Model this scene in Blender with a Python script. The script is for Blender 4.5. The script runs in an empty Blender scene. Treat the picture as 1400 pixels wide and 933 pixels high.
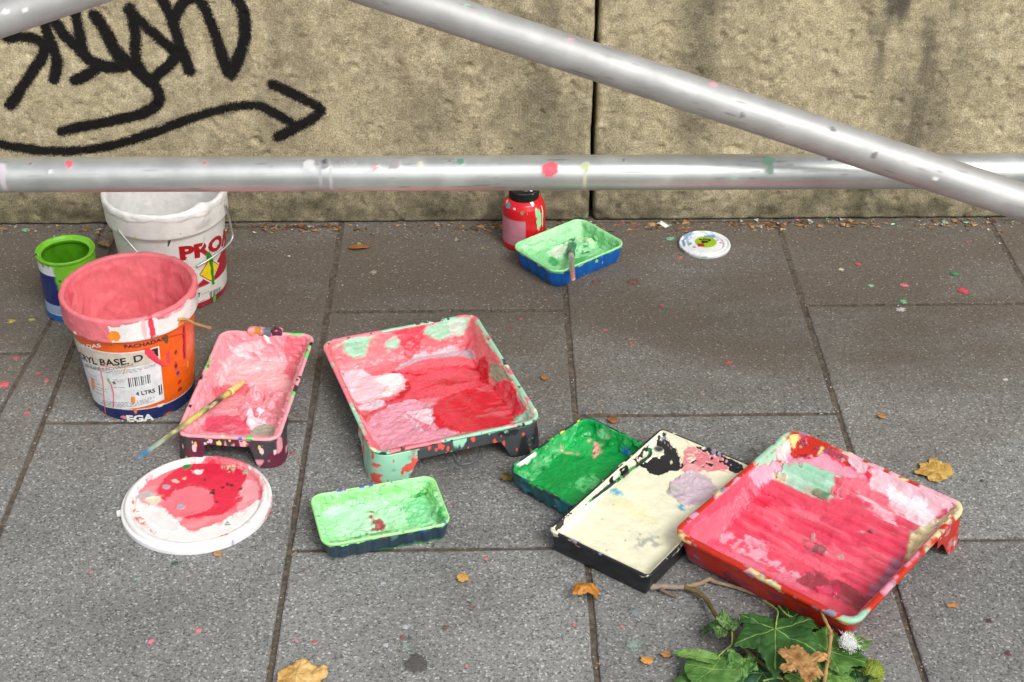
import bpy, math, random
import numpy as np
from mathutils import Vector

# ------------------------------------------------------------------ camera, sky, sun, exposure
sc = bpy.context.scene
COL = sc.collection
PITCH = 33.2126; YAW = 0.8551; CAM_H = 1.394
cam_d = bpy.data.cameras.new('camera'); cam = bpy.data.objects.new('camera', cam_d); COL.objects.link(cam)
cam_d.sensor_width = 36.0; cam_d.lens = 36.0 * 2130.0 / 1400.0
cam_d.clip_start = 0.05; cam_d.clip_end = 2000.0
cam.location = (0, 0, CAM_H)
cam.rotation_euler = (math.radians(90 - PITCH), 0, math.radians(-YAW))
sc.camera = cam

SUN_EL, SUN_AZ = 46.0, 148.0        # azimuth clockwise from +Y (the wall): behind the photographer, to the right
world = bpy.data.worlds.new('World'); sc.world = world; world.use_nodes = True
wn = world.node_tree.nodes; wl = world.node_tree.links; wn.clear()
sky = wn.new('ShaderNodeTexSky'); sky.sky_type = 'NISHITA'; sky.sun_disc = False
sky.sun_elevation = math.radians(SUN_EL); sky.sun_rotation = math.radians(SUN_AZ)
sky.air_density = 1.0; sky.dust_density = 4.0; sky.ozone_density = 0.6
hs = wn.new('ShaderNodeHueSaturation'); hs.inputs['Saturation'].default_value = 0.22
bg = wn.new('ShaderNodeBackground'); bg.inputs['Strength'].default_value = 0.15
wo = wn.new('ShaderNodeOutputWorld')
wl.new(sky.outputs[0], hs.inputs['Color']); wl.new(hs.outputs[0], bg.inputs['Color']); wl.new(bg.outputs[0], wo.inputs['Surface'])

sun_d = bpy.data.lights.new('sun', 'SUN'); sun = bpy.data.objects.new('sun', sun_d); COL.objects.link(sun)
sun_d.energy = 1.5; sun_d.angle = math.radians(24); sun_d.color = (1.0, 0.96, 0.9)
_a = math.radians(SUN_AZ); _e = math.radians(SUN_EL)
sdir = Vector((math.sin(_a) * math.cos(_e), math.cos(_a) * math.cos(_e), math.sin(_e)))
sun.rotation_euler = sdir.to_track_quat('Z', 'Y').to_euler()
sun.location = sdir * 10

vs = sc.view_settings
vs.view_transform = 'Standard'; vs.look = 'None'; vs.gamma = 1.0; vs.use_curve_mapping = False
vs.exposure = 0.12
sc.cycles.max_bounces = 8

random.seed(4)
RNG = np.random.default_rng(11)
PI = math.pi

# ------------------------------------------------------------------ survey of the photograph: a measured image point to a point of the place
_F = 2130.0; _p = math.radians(PITCH); _s = math.radians(YAW)
_R = np.array([math.cos(_s), -math.sin(_s), 0.0])
_FW = np.array([math.sin(_s) * math.cos(_p), math.cos(_s) * math.cos(_p), -math.sin(_p)])
_U = np.cross(_R, _FW); _C = np.array([0, 0, CAM_H])
def _ray(x, y): return _FW + _R * (x - 700) / _F - _U * (y - 466.5) / _F
def gz(x, y, z=0.0): d = _ray(x, y); return _C + d * ((z - CAM_H) / d[2])      # on the level z
def gy(x, y, Y): d = _ray(x, y); return _C + d * (Y / d[1])                    # on the wall plane
def gd(x, y, dep): return _C + _ray(x, y) * dep                                # at a distance
def seen(P):
    v = P - _C; dep = v @ _FW
    return np.stack([700 + _F * (v @ _R) / dep, 466.5 - _F * (v @ _U) / dep], 1)

# ------------------------------------------------------------------ small numeric tools
def lin(c):
    c = np.asarray(c, float) / 255.0
    return np.where(c <= 0.04045, c / 12.92, ((c + 0.055) / 1.055) ** 2.4)
def vnoise(p, seed=0):
    p = np.asarray(p, float)
    i = np.floor(p).astype(np.int64); f = p - i; u = f * f * f * (f * (f * 6 - 15) + 10)
    out = np.zeros(len(p))
    for dx in (0, 1):
        for dy in (0, 1):
            for dz in (0, 1):
                h = ((i[:, 0] + dx) * 374761393 + (i[:, 1] + dy) * 668265263 + (i[:, 2] + dz) * 1274126177 + seed * 974634777) & 0xffffffff
                h = ((h ^ (h >> 13)) * 1274126177) & 0xffffffff
                h = ((h ^ (h >> 16)) * 2246822519) & 0xffffffff
                h = h ^ (h >> 15)
                w = (u[:, 0] if dx else 1 - u[:, 0]) * (u[:, 1] if dy else 1 - u[:, 1]) * (u[:, 2] if dz else 1 - u[:, 2])
                out += w * (h / 4294967295.0)
    return out * 2 - 1
def fbm(p, freq, octv=3, seed=0):
    p = np.asarray(p, float)
    if p.shape[1] == 2: p = np.concatenate([p, np.zeros((len(p), 1))], 1)
    o = np.zeros(len(p)); a = 1.0; s = 0.0
    for k in range(octv):
        o += a * vnoise(p * freq * 2 ** k + 17.3 * k, seed + k * 7); s += a; a *= 0.5
    return o / s
def sstep(a, b, x):
    t = np.clip((x - a) / (b - a), 0, 1); return t * t * (3 - 2 * t)
def seg_dist(Q, a, b):
    ab = b - a; t = np.clip(((Q - a) @ ab) / max(ab @ ab, 1e-12), 0, 1)
    return np.linalg.norm(Q - (a + t[:, None] * ab), axis=1)
def poly_sdf(Q, poly):
    poly = np.asarray(poly, float); d = np.full(len(Q), 1e9); inside = np.zeros(len(Q), bool)
    for k in range(len(poly)):
        a = poly[k]; b = poly[(k + 1) % len(poly)]
        d = np.minimum(d, seg_dist(Q, a, b))
        c = (a[1] > Q[:, 1]) != (b[1] > Q[:, 1])
        with np.errstate(divide='ignore', invalid='ignore'):
            xi = (b[0] - a[0]) * (Q[:, 1] - a[1]) / (b[1] - a[1]) + a[0]
        inside ^= c & (Q[:, 0] < xi)
    return np.where(inside, -d, d)
def line_sdf(Q, pts):
    pts = np.asarray(pts, float); d = np.full(len(Q), 1e9)
    for k in range(len(pts) - 1): d = np.minimum(d, seg_dist(Q, pts[k], pts[k + 1]))
    return d
def smooth_line(pts, n=8):
    pts = [np.asarray(p, float) for p in pts]; P = [pts[0]] + pts + [pts[-1]]; out = []
    for i in range(1, len(P) - 2):
        for k in range(n):
            t = k / n; a, b, c, d = P[i - 1], P[i], P[i + 1], P[i + 2]
            out.append(0.5 * (2 * b + (c - a) * t + (2 * a - 5 * b + 4 * c - d) * t * t + (3 * b - a - 3 * c + d) * t ** 3))
    out.append(pts[-1]); return np.array(out)

# ------------------------------------------------------------------ mesh tools
def mesh_obj(name, V, faces, mat, parent=None, col=None, rough=None, smooth=True, attrs=None, loc=None, metal=None):
    me = bpy.data.meshes.new(name)
    V = np.asarray(V, np.float32)
    if isinstance(faces, np.ndarray) and faces.ndim == 2:
        n, k = faces.shape
        me.vertices.add(len(V)); me.vertices.foreach_set('co', V.ravel())
        me.loops.add(n * k); me.loops.foreach_set('vertex_index', faces.astype(np.int32).ravel())
        me.polygons.add(n); me.polygons.foreach_set('loop_start', np.arange(0, n * k, k, dtype=np.int32))
        try: me.polygons.foreach_set('loop_total', np.full(n, k, np.int32))
        except Exception: pass
        me.update(calc_edges=True)
    else:
        me.from_pydata([tuple(map(float, v)) for v in V], [], [tuple(int(i) for i in f) for f in faces])
    me.validate()
    if smooth: me.polygons.foreach_set('use_smooth', np.ones(len(me.polygons), bool))
    if col is not None:
        ca = me.color_attributes.new('Col', 'FLOAT_COLOR', 'POINT')
        c4 = np.ones((len(V), 4), np.float32); c4[:, :3] = col; ca.data.foreach_set('color', c4.ravel())
    for nm, arr in (('Rough', rough), ('Metal', metal)):
        if arr is not None:
            at = me.attributes.new(nm, 'FLOAT', 'POINT'); at.data.foreach_set('value', np.broadcast_to(np.asarray(arr, np.float32), (len(V),)).astype(np.float32).copy())
    for nm, arr in (attrs or {}).items():
        at = me.attributes.new(nm, 'FLOAT', 'POINT'); at.data.foreach_set('value', np.asarray(arr, np.float32))
    me.materials.append(mat)
    o = bpy.data.objects.new(name, me); COL.objects.link(o)
    if parent is not None: o.parent = parent
    if loc is not None: o.location = loc
    return o
def grid_faces(nr, m, cyc=True):
    r = np.arange(nr - 1)[:, None]; mm = m if cyc else m - 1; c = np.arange(mm)[None, :]; c2 = (c + 1) % m
    return np.stack([(r * m + c), (r * m + c2), ((r + 1) * m + c2), ((r + 1) * m + c)], -1).reshape(-1, 4)
def grid_normals(G, cyc=True):
    dr = np.gradient(G, axis=0)
    dm = (np.roll(G, -1, 1) - np.roll(G, 1, 1)) if cyc else np.gradient(G, axis=1)
    n = np.cross(dm, dr); l = np.linalg.norm(n, axis=2, keepdims=True); return n / np.maximum(l, 1e-12)
def dense(prof, step):
    out = [prof[0]]
    for p, q in zip(prof[:-1], prof[1:]):
        n = max(1, int(math.ceil(math.hypot(q[0] - p[0], q[1] - p[1]) / step)))
        out += [(p[0] + (q[0] - p[0]) * i / n, p[1] + (q[1] - p[1]) * i / n) for i in range(1, n + 1)]
    return out
def empty(name, loc, label, cat, group=None, rz=0.0):
    o = bpy.data.objects.new(name, None); COL.objects.link(o); o.location = loc; o.rotation_euler = (0, 0, rz)
    o.empty_display_size = 0.02
    return tag(o, label, cat, group)
def tag(o, label, cat, group=None):
    o['label'] = label; o['category'] = cat
    if group: o['group'] = group
    return o
def tube(name, pts, rad, mat, parent=None, col=None, rough=0.5, m=12, jitter=0.0, seed=0, colfn=None, cap=True):
    pts = np.asarray(pts, float); n = len(pts); rad = np.broadcast_to(np.asarray(rad, float), (n,))
    T = np.gradient(pts, axis=0); T /= np.linalg.norm(T, axis=1, keepdims=True)
    up = np.array([0, 0, 1.0]) if abs(T[0][2]) < 0.9 else np.array([1.0, 0, 0])
    rings = []
    for i in range(n):
        s = np.cross(T[i], up); s /= np.linalg.norm(s); u = np.cross(s, T[i]); a = np.arange(m) * 2 * PI / m
        rings.append(pts[i] + rad[i] * (np.cos(a)[:, None] * s + np.sin(a)[:, None] * u))
    if cap: rings = [np.repeat(pts[:1], m, 0)] + rings + [np.repeat(pts[-1:], m, 0)]
    G = np.array(rings); N = grid_normals(G); V = G.reshape(-1, 3)
    if jitter: V = V + N.reshape(-1, 3) * (jitter * fbm(V, 150, 3, seed))[:, None]
    c = None
    if colfn is not None: c = colfn(V)
    elif col is not None:
        c = np.tile(lin(col), (len(V), 1)) * (1 + 0.25 * fbm(V, 120, 3, seed + 3))[:, None]
    return mesh_obj(name, V, grid_faces(len(G), m)[:, ::-1], mat, parent, c, rough)

TEXT_CACHE = {}
def text_mesh(s, bold=0.0):
    k = (s, bold)
    if k not in TEXT_CACHE: TEXT_CACHE[k] = _text_mesh(s, bold)
    V, F = TEXT_CACHE[k]; return V.copy(), list(F)
def _text_mesh(s, bold=0.0):
    cu = bpy.data.curves.new('t', 'FONT'); cu.body = s; cu.size = 1.0; cu.offset = bold; cu.resolution_u = 3
    ob = bpy.data.objects.new('t', cu); COL.objects.link(ob)
    dg = bpy.context.evaluated_depsgraph_get(); dg.update(); me = ob.evaluated_get(dg).to_mesh()
    V = np.array([v.co[:] for v in me.vertices]); F = [tuple(p.vertices) for p in me.polygons]
    ob.evaluated_get(dg).to_mesh_clear(); bpy.data.objects.remove(ob); bpy.data.curves.remove(cu)
    return V, F
for _t in ('ACRYL BASE. D', 'PINTURA PARA FACHADAS', 'FACHADAS', '4 LTRS', 'EGA', '%', '-----', '-- - --- --', 'PROA', '7'):
    text_mesh(_t, 0.0); text_mesh(_t, 0.025); text_mesh(_t, 0.05)

# ------------------------------------------------------------------ materials
def new_mat(name):
    m = bpy.data.materials.new(name); m.use_nodes = True; nt = m.node_tree
    return m, nt, nt.nodes, nt.links, nt.nodes['Principled BSDF']
def painted_mat(name, bump=0.12, bscale=420.0, spec=0.5, metal=False, dist=0.0006, dirt=0.10):
    m, nt, N, L, b = new_mat(name)
    a = N.new('ShaderNodeAttribute'); a.attribute_name = 'Col'
    r = N.new('ShaderNodeAttribute'); r.attribute_name = 'Rough'
    tc = N.new('ShaderNodeTexCoord')
    n1 = N.new('ShaderNodeTexNoise'); n1.inputs['Scale'].default_value = bscale; n1.inputs['Detail'].default_value = 4
    n2 = N.new('ShaderNodeTexNoise'); n2.inputs['Scale'].default_value = 60; n2.inputs['Detail'].default_value = 6
    L.new(tc.outputs['Object'], n1.inputs['Vector']); L.new(tc.outputs['Object'], n2.inputs['Vector'])
    mr = N.new('ShaderNodeMapRange'); mr.inputs[1].default_value = 0.3; mr.inputs[2].default_value = 0.7
    mr.inputs[3].default_value = 1.0 - dirt; mr.inputs[4].default_value = 1.0 + dirt * 0.5
    L.new(n2.outputs['Fac'], mr.inputs[0])
    mx = N.new('ShaderNodeVectorMath'); mx.operation = 'SCALE'
    L.new(a.outputs['Color'], mx.inputs[0]); L.new(mr.outputs[0], mx.inputs['Scale'])
    L.new(mx.outputs[0], b.inputs['Base Color'])
    ra = N.new('ShaderNodeMath'); ra.operation = 'MULTIPLY_ADD'; ra.inputs[1].default_value = 0.25; 
    sub = N.new('ShaderNodeMath'); sub.operation = 'SUBTRACT'; sub.inputs[1].default_value = 0.5
    L.new(n2.outputs['Fac'], sub.inputs[0]); L.new(sub.outputs[0], ra.inputs[0]); L.new(r.outputs['Fac'], ra.inputs[2])
    L.new(ra.outputs[0], b.inputs['Roughness'])
    b.inputs['Specular IOR Level'].default_value = spec
    if metal:
        ma = N.new('ShaderNodeAttribute'); ma.attribute_name = 'Metal'; L.new(ma.outputs['Fac'], b.inputs['Metallic'])
    bp = N.new('ShaderNodeBump'); bp.inputs['Strength'].default_value = bump; bp.inputs['Distance'].default_value = dist
    L.new(n1.outputs['Fac'], bp.inputs['Height']); L.new(bp.outputs[0], b.inputs['Normal'])
    return m
M_PAINT = painted_mat('wet and dried emulsion paint', 0.45, 330, 0.5, dist=0.0009)
M_PLASTIC = painted_mat('moulded plastic', 0.10, 300, 0.5)
M_LEAF = painted_mat('leaf', 0.3, 260, 0.35, dirt=0.25)
M_BARK = painted_mat('bark', 0.5, 300, 0.25, dist=0.001, dirt=0.3)
def flat_mat(name, rgb, rough=0.5, metal=0.0):
    m, nt, N, L, b = new_mat(name)
    tc = N.new('ShaderNodeTexCoord'); n = N.new('ShaderNodeTexNoise'); n.inputs['Scale'].default_value = 90; n.inputs['Detail'].default_value = 5
    L.new(tc.outputs['Object'], n.inputs['Vector'])
    mr = N.new('ShaderNodeMapRange'); mr.inputs[1].default_value = 0.3; mr.inputs[2].default_value = 0.7; mr.inputs[3].default_value = 0.82; mr.inputs[4].default_value = 1.05
    L.new(n.outputs['Fac'], mr.inputs[0])
    c = N.new('ShaderNodeRGB'); c.outputs[0].default_value = (*lin(rgb), 1)
    mx = N.new('ShaderNodeVectorMath'); mx.operation = 'SCALE'; L.new(c.outputs[0], mx.inputs[0]); L.new(mr.outputs[0], mx.inputs['Scale'])
    L.new(mx.outputs[0], b.inputs['Base Color']); b.inputs['Roughness'].default_value = rough; b.inputs['Metallic'].default_value = metal
    return m
M_INK_BLACK = flat_mat('black ink', (38, 34, 36), 0.5)
M_INK_NAVY = flat_mat('navy ink', (60, 40, 80), 0.5)
M_INK_RED = flat_mat('red ink', (178, 22, 34), 0.45)
M_INK_WHITE = flat_mat('white ink', (236, 236, 236), 0.45)
M_INK_GREY = flat_mat('grey ink', (140, 140, 142), 0.5)
M_INK_TAUPE = flat_mat('taupe ink', (120, 100, 85), 0.5)
M_INK_YELLOW = flat_mat('yellow ink', (250, 215, 20), 0.45)
M_WIRE = flat_mat('galvanised wire', (190, 190, 190), 0.35, 0.8)

def slab_mat():
    m, nt, N, L, b = new_mat('granite aggregate paving')
    tc = N.new('ShaderNodeTexCoord'); oi = N.new('ShaderNodeObjectInfo')
    P = tc.outputs['Object']
    vo = N.new('ShaderNodeTexVoronoi'); vo.inputs['Scale'].default_value = 400; L.new(P, vo.inputs['Vector'])
    sep = N.new('ShaderNodeSeparateColor'); L.new(vo.outputs['Color'], sep.inputs[0])
    cr = N.new('ShaderNodeValToRGB'); e = cr.color_ramp; e.interpolation = 'LINEAR'
    stops = [(0.0, (86, 88, 89)), (0.10, (100, 102, 102)), (0.2, (120, 121, 119)), (0.55, (130, 131, 129)), (0.88, (140, 141, 139)), (0.95, (164, 165, 163)), (1.0, (190, 190, 188))]
    while len(e.elements) < len(stops): e.elements.new(0.5)
    for k, (p, c) in enumerate(stops): e.elements[k].position = p; e.elements[k].color = (*lin(c), 1)
    L.new(sep.outputs[0], cr.inputs[0])
    vo2 = N.new('ShaderNodeTexVoronoi'); vo2.inputs['Scale'].default_value = 760; L.new(P, vo2.inputs['Vector'])
    sep2 = N.new('ShaderNodeSeparateColor'); L.new(vo2.outputs['Color'], sep2.inputs[0])
    mr2 = N.new('ShaderNodeMapRange'); mr2.inputs[3].default_value = 0.84; mr2.inputs[4].default_value = 1.16; L.new(sep2.outputs[1], mr2.inputs[0])
    mul = N.new('ShaderNodeVectorMath'); mul.operation = 'SCALE'; L.new(cr.outputs[0], mul.inputs[0]); L.new(mr2.outputs[0], mul.inputs['Scale'])
    # worn, stained patches
    n1 = N.new('ShaderNodeTexNoise'); n1.inputs['Scale'].default_value = 5.5; n1.inputs['Detail'].default_value = 6; n1.inputs['Roughness'].default_value = 0.6; L.new(P, n1.inputs['Vector'])
    mr1 = N.new('ShaderNodeMapRange'); mr1.inputs[1].default_value = 0.3; mr1.inputs[2].default_value = 0.7; mr1.inputs[3].default_value = 0.80; mr1.inputs[4].default_value = 1.12; L.new(n1.outputs['Fac'], mr1.inputs[0])
    mo = N.new('ShaderNodeMapRange'); mo.inputs[3].default_value = 0.86; mo.inputs[4].default_value = 1.10; L.new(oi.outputs['Random'], mo.inputs[0])
    mm = N.new('ShaderNodeMath'); mm.operation = 'MULTIPLY'; L.new(mr1.outputs[0], mm.inputs[0]); L.new(mo.outputs[0], mm.inputs[1])
    mul2 = N.new('ShaderNodeVectorMath'); mul2.operation = 'SCALE'; L.new(mul.outputs[0], mul2.inputs[0]); L.new(mm.outputs[0], mul2.inputs['Scale'])
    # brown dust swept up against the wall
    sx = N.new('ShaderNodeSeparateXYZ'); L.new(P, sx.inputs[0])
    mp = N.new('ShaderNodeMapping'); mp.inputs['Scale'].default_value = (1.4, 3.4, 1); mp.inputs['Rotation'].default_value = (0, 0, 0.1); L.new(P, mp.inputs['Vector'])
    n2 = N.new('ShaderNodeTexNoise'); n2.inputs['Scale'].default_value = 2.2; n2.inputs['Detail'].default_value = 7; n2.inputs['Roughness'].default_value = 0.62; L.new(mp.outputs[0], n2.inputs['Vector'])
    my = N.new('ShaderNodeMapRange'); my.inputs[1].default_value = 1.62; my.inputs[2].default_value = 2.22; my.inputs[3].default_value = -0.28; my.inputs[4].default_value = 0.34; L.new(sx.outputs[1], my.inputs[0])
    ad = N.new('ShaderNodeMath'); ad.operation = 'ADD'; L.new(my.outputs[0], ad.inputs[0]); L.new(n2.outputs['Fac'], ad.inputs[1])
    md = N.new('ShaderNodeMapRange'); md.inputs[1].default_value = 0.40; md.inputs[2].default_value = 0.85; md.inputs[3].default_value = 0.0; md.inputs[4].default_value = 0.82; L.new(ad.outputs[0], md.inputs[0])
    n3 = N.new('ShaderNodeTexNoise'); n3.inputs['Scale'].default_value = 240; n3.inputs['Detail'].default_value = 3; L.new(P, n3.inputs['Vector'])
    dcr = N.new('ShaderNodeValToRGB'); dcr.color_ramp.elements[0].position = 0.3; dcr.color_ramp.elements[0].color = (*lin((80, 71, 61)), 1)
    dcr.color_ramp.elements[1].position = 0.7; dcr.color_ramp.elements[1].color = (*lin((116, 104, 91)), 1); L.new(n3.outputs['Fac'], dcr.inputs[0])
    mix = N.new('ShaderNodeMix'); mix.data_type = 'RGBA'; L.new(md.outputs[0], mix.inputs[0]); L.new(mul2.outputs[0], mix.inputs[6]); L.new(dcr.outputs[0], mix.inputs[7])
    # sparse pale grit over everything
    v3 = N.new('ShaderNodeTexVoronoi'); v3.inputs['Scale'].default_value = 190; L.new(P, v3.inputs['Vector'])
    s3 = N.new('ShaderNodeSeparateColor'); L.new(v3.outputs['Color'], s3.inputs[0])
    g1 = N.new('ShaderNodeMath'); g1.operation = 'GREATER_THAN'; g1.inputs[1].default_value = 0.955; L.new(s3.outputs[2], g1.inputs[0])
    g2 = N.new('ShaderNodeMath'); g2.operation = 'LESS_THAN'; g2.inputs[1].default_value = 0.30; L.new(v3.outputs['Distance'], g2.inputs[0])
    g3 = N.new('ShaderNodeMath'); g3.operation = 'MULTIPLY'; L.new(g1.outputs[0], g3.inputs[0]); L.new(g2.outputs[0], g3.inputs[1])
    g4 = N.new('ShaderNodeMath'); g4.operation = 'MULTIPLY'; g4.inputs[1].default_value = 0.38; L.new(g3.outputs[0], g4.inputs[0])
    mix2 = N.new('ShaderNodeMix'); mix2.data_type = 'RGBA'; L.new(g4.outputs[0], mix2.inputs[0]); L.new(mix.outputs[2], mix2.inputs[6]); mix2.inputs[7].default_value = (*lin((205, 200, 192)), 1)
    L.new(mix2.outputs[2], b.inputs['Base Color'])
    b.inputs['Roughness'].default_value = 0.82; b.inputs['Specular IOR Level'].default_value = 0.3
    bp = N.new('ShaderNodeBump'); bp.inputs['Strength'].default_value = 0.5; bp.inputs['Distance'].default_value = 0.0012
    hh = N.new('ShaderNodeMath'); hh.operation = 'ADD'; L.new(sep2.outputs[0], hh.inputs[0]); L.new(n3.outputs['Fac'], hh.inputs[1])
    L.new(hh.outputs[0], bp.inputs['Height']); L.new(bp.outputs[0], b.inputs['Normal'])
    return m
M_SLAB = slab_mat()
def dirt_mat():
    m, nt, N, L, b = new_mat('joint dirt')
    tc = N.new('ShaderNodeTexCoord')
    n = N.new('ShaderNodeTexNoise'); n.inputs['Scale'].default_value = 130; n.inputs['Detail'].default_value = 5; L.new(tc.outputs['Object'], n.inputs['Vector'])
    cr = N.new('ShaderNodeValToRGB'); cr.color_ramp.elements[0].position = 0.35; cr.color_ramp.elements[0].color = (*lin((70, 64, 57)), 1)
    cr.color_ramp.elements[1].position = 0.68; cr.color_ramp.elements[1].color = (*lin((108, 98, 87)), 1)
    L.new(n.outputs['Fac'], cr.inputs[0]); L.new(cr.outputs[0], b.inputs['Base Color']); b.inputs['Roughness'].default_value = 0.95
    bp = N.new('ShaderNodeBump'); bp.inputs['Distance'].default_value = 0.002; L.new(n.outputs['Fac'], bp.inputs['Height']); L.new(bp.outputs[0], b.inputs['Normal'])
    return m
M_DIRT = dirt_mat()
def wall_mat():
    m, nt, N, L, b = new_mat('rough cast stone')
    a = N.new('ShaderNodeAttribute'); a.attribute_name = 'Col'
    s = N.new('ShaderNodeAttribute'); s.attribute_name = 'Spray'
    tc = N.new('ShaderNodeTexCoord'); P = tc.outputs['Object']
    n1 = N.new('ShaderNodeTexNoise'); n1.inputs['Scale'].default_value = 330; n1.inputs['Detail'].default_value = 6; n1.inputs['Roughness'].default_value = 0.75; L.new(P, n1.inputs['Vector'])
    mr = N.new('ShaderNodeMapRange'); mr.inputs[1].default_value = 0.28; mr.inputs[2].default_value = 0.72; mr.inputs[3].default_value = 0.34; mr.inputs[4].default_value = 1.58; L.new(n1.outputs['Fac'], mr.inputs[0])
    mx = N.new('ShaderNodeVectorMath'); mx.operation = 'SCALE'; L.new(a.outputs['Color'], mx.inputs[0]); L.new(mr.outputs[0], mx.inputs['Scale'])
    n2 = N.new('ShaderNodeTexNoise'); n2.inputs['Scale'].default_value = 420; n2.inputs['Detail'].default_value = 3; L.new(P, n2.inputs['Vector'])
    # spray: fine speckled edge
    ad = N.new('ShaderNodeMath'); ad.operation = 'SUBTRACT'; ad.inputs[1].default_value = 0.5; L.new(n2.outputs['Fac'], ad.inputs[0])
    a2 = N.new('ShaderNodeMath'); a2.operation = 'MULTIPLY_ADD'; a2.inputs[1].default_value = 1.5; L.new(ad.outputs[0], a2.inputs[0]); L.new(s.outputs['Fac'], a2.inputs[2])
    ms = N.new('ShaderNodeMapRange'); ms.inputs[1].default_value = 0.28; ms.inputs[2].default_value = 0.78; ms.inputs[4].default_value = 1.0; L.new(a2.outputs[0], ms.inputs[0])
    mix = N.new('ShaderNodeMix'); mix.data_type = 'RGBA'; L.new(ms.outputs[0], mix.inputs[0]); L.new(mx.outputs[0], mix.inputs[6]); mix.inputs[7].default_value = (0.012, 0.011, 0.011, 1)
    L.new(mix.outputs[2], b.inputs['Base Color']); b.inputs['Roughness'].default_value = 0.9; b.inputs['Specular IOR Level'].default_value = 0.2
    hh = N.new('ShaderNodeMath'); hh.operation = 'MULTIPLY_ADD'; hh.inputs[1].default_value = 0.4; L.new(n2.outputs['Fac'], hh.inputs[0]); L.new(n1.outputs['Fac'], hh.inputs[2])
    bp = N.new('ShaderNodeBump'); bp.inputs['Strength'].default_value = 0.9; bp.inputs['Distance'].default_value = 0.0035; L.new(hh.outputs[0], bp.inputs['Height']); L.new(bp.outputs[0], b.inputs['Normal'])
    return m
M_WALL = wall_mat()
def pole_mat(name, rough, scratch):
    m, nt, N, L, b = new_mat(name)
    a = N.new('ShaderNodeAttribute'); a.attribute_name = 'Col'
    me = N.new('ShaderNodeAttribute'); me.attribute_name = 'Metal'
    ro = N.new('ShaderNodeAttribute'); ro.attribute_name = 'Rough'
    tc = N.new('ShaderNodeTexCoord')
    mp = N.new('ShaderNodeMapping'); mp.inputs['Scale'].default_value = (6, 260, 260); L.new(tc.outputs['Object'], mp.inputs['Vector'])
    n = N.new('ShaderNodeTexNoise'); n.inputs['Scale'].default_value = 1.0; n.inputs['Detail'].default_value = 5; n.inputs['Roughness'].default_value = 0.6; L.new(mp.outputs[0], n.inputs['Vector'])
    n2 = N.new('ShaderNodeTexNoise'); n2.inputs['Scale'].default_value = 26; n2.inputs['Detail'].default_value = 6; L.new(tc.outputs['Object'], n2.inputs['Vector'])
    mr = N.new('ShaderNodeMapRange'); mr.inputs[1].default_value = 0.25; mr.inputs[2].default_value = 0.75; mr.inputs[3].default_value = 1.0 - scratch; mr.inputs[4].default_value = 1.05; L.new(n2.outputs['Fac'], mr.inputs[0])
    mx = N.new('ShaderNodeVectorMath'); mx.operation = 'SCALE'; L.new(a.outputs['Color'], mx.inputs[0]); L.new(mr.outputs[0], mx.inputs['Scale'])
    L.new(mx.outputs[0], b.inputs['Base Color']); L.new(me.outputs['Fac'], b.inputs['Metallic'])
    ra = N.new('ShaderNodeMath'); ra.operation = 'MULTIPLY_ADD'; ra.inputs[1].default_value = 0.14; L.new(n.outputs['Fac'], ra.inputs[0]); L.new(ro.outputs['Fac'], ra.inputs[2])
    L.new(ra.outputs[0], b.inputs['Roughness'])
    bp = N.new('ShaderNodeBump'); bp.inputs['Strength'].default_value = 0.25; bp.inputs['Distance'].default_value = 0.0006; L.new(n.outputs['Fac'], bp.inputs['Height']); L.new(bp.outputs[0], b.inputs['Normal'])
    return m
M_POLE = pole_mat('aluminium scaffold tube', 0.3, 0.18)

# ------------------------------------------------------------------ ground and pavement
GROUND_Z = -0.012
g = mesh_obj('ground', [(-400, -400, GROUND_Z), (400, -400, GROUND_Z), (400, 400, GROUND_Z), (-400, 400, GROUND_Z)], [(0, 1, 2, 3)], M_DIRT, smooth=False)
g['kind'] = 'structure'
pav = bpy.data.objects.new('pavement', None); COL.objects.link(pav); pav['kind'] = 'structure'; pav.empty_display_size = 0.1
WALL_Y = 2.533
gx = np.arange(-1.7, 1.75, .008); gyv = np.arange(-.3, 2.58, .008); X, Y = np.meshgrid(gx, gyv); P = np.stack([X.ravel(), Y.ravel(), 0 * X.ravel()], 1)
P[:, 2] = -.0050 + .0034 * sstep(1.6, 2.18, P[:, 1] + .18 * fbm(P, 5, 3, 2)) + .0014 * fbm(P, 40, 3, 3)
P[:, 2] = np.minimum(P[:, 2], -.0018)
js = mesh_obj('joint_sand', P, grid_faces(len(gyv), len(gx), False), M_DIRT, pav)
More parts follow.
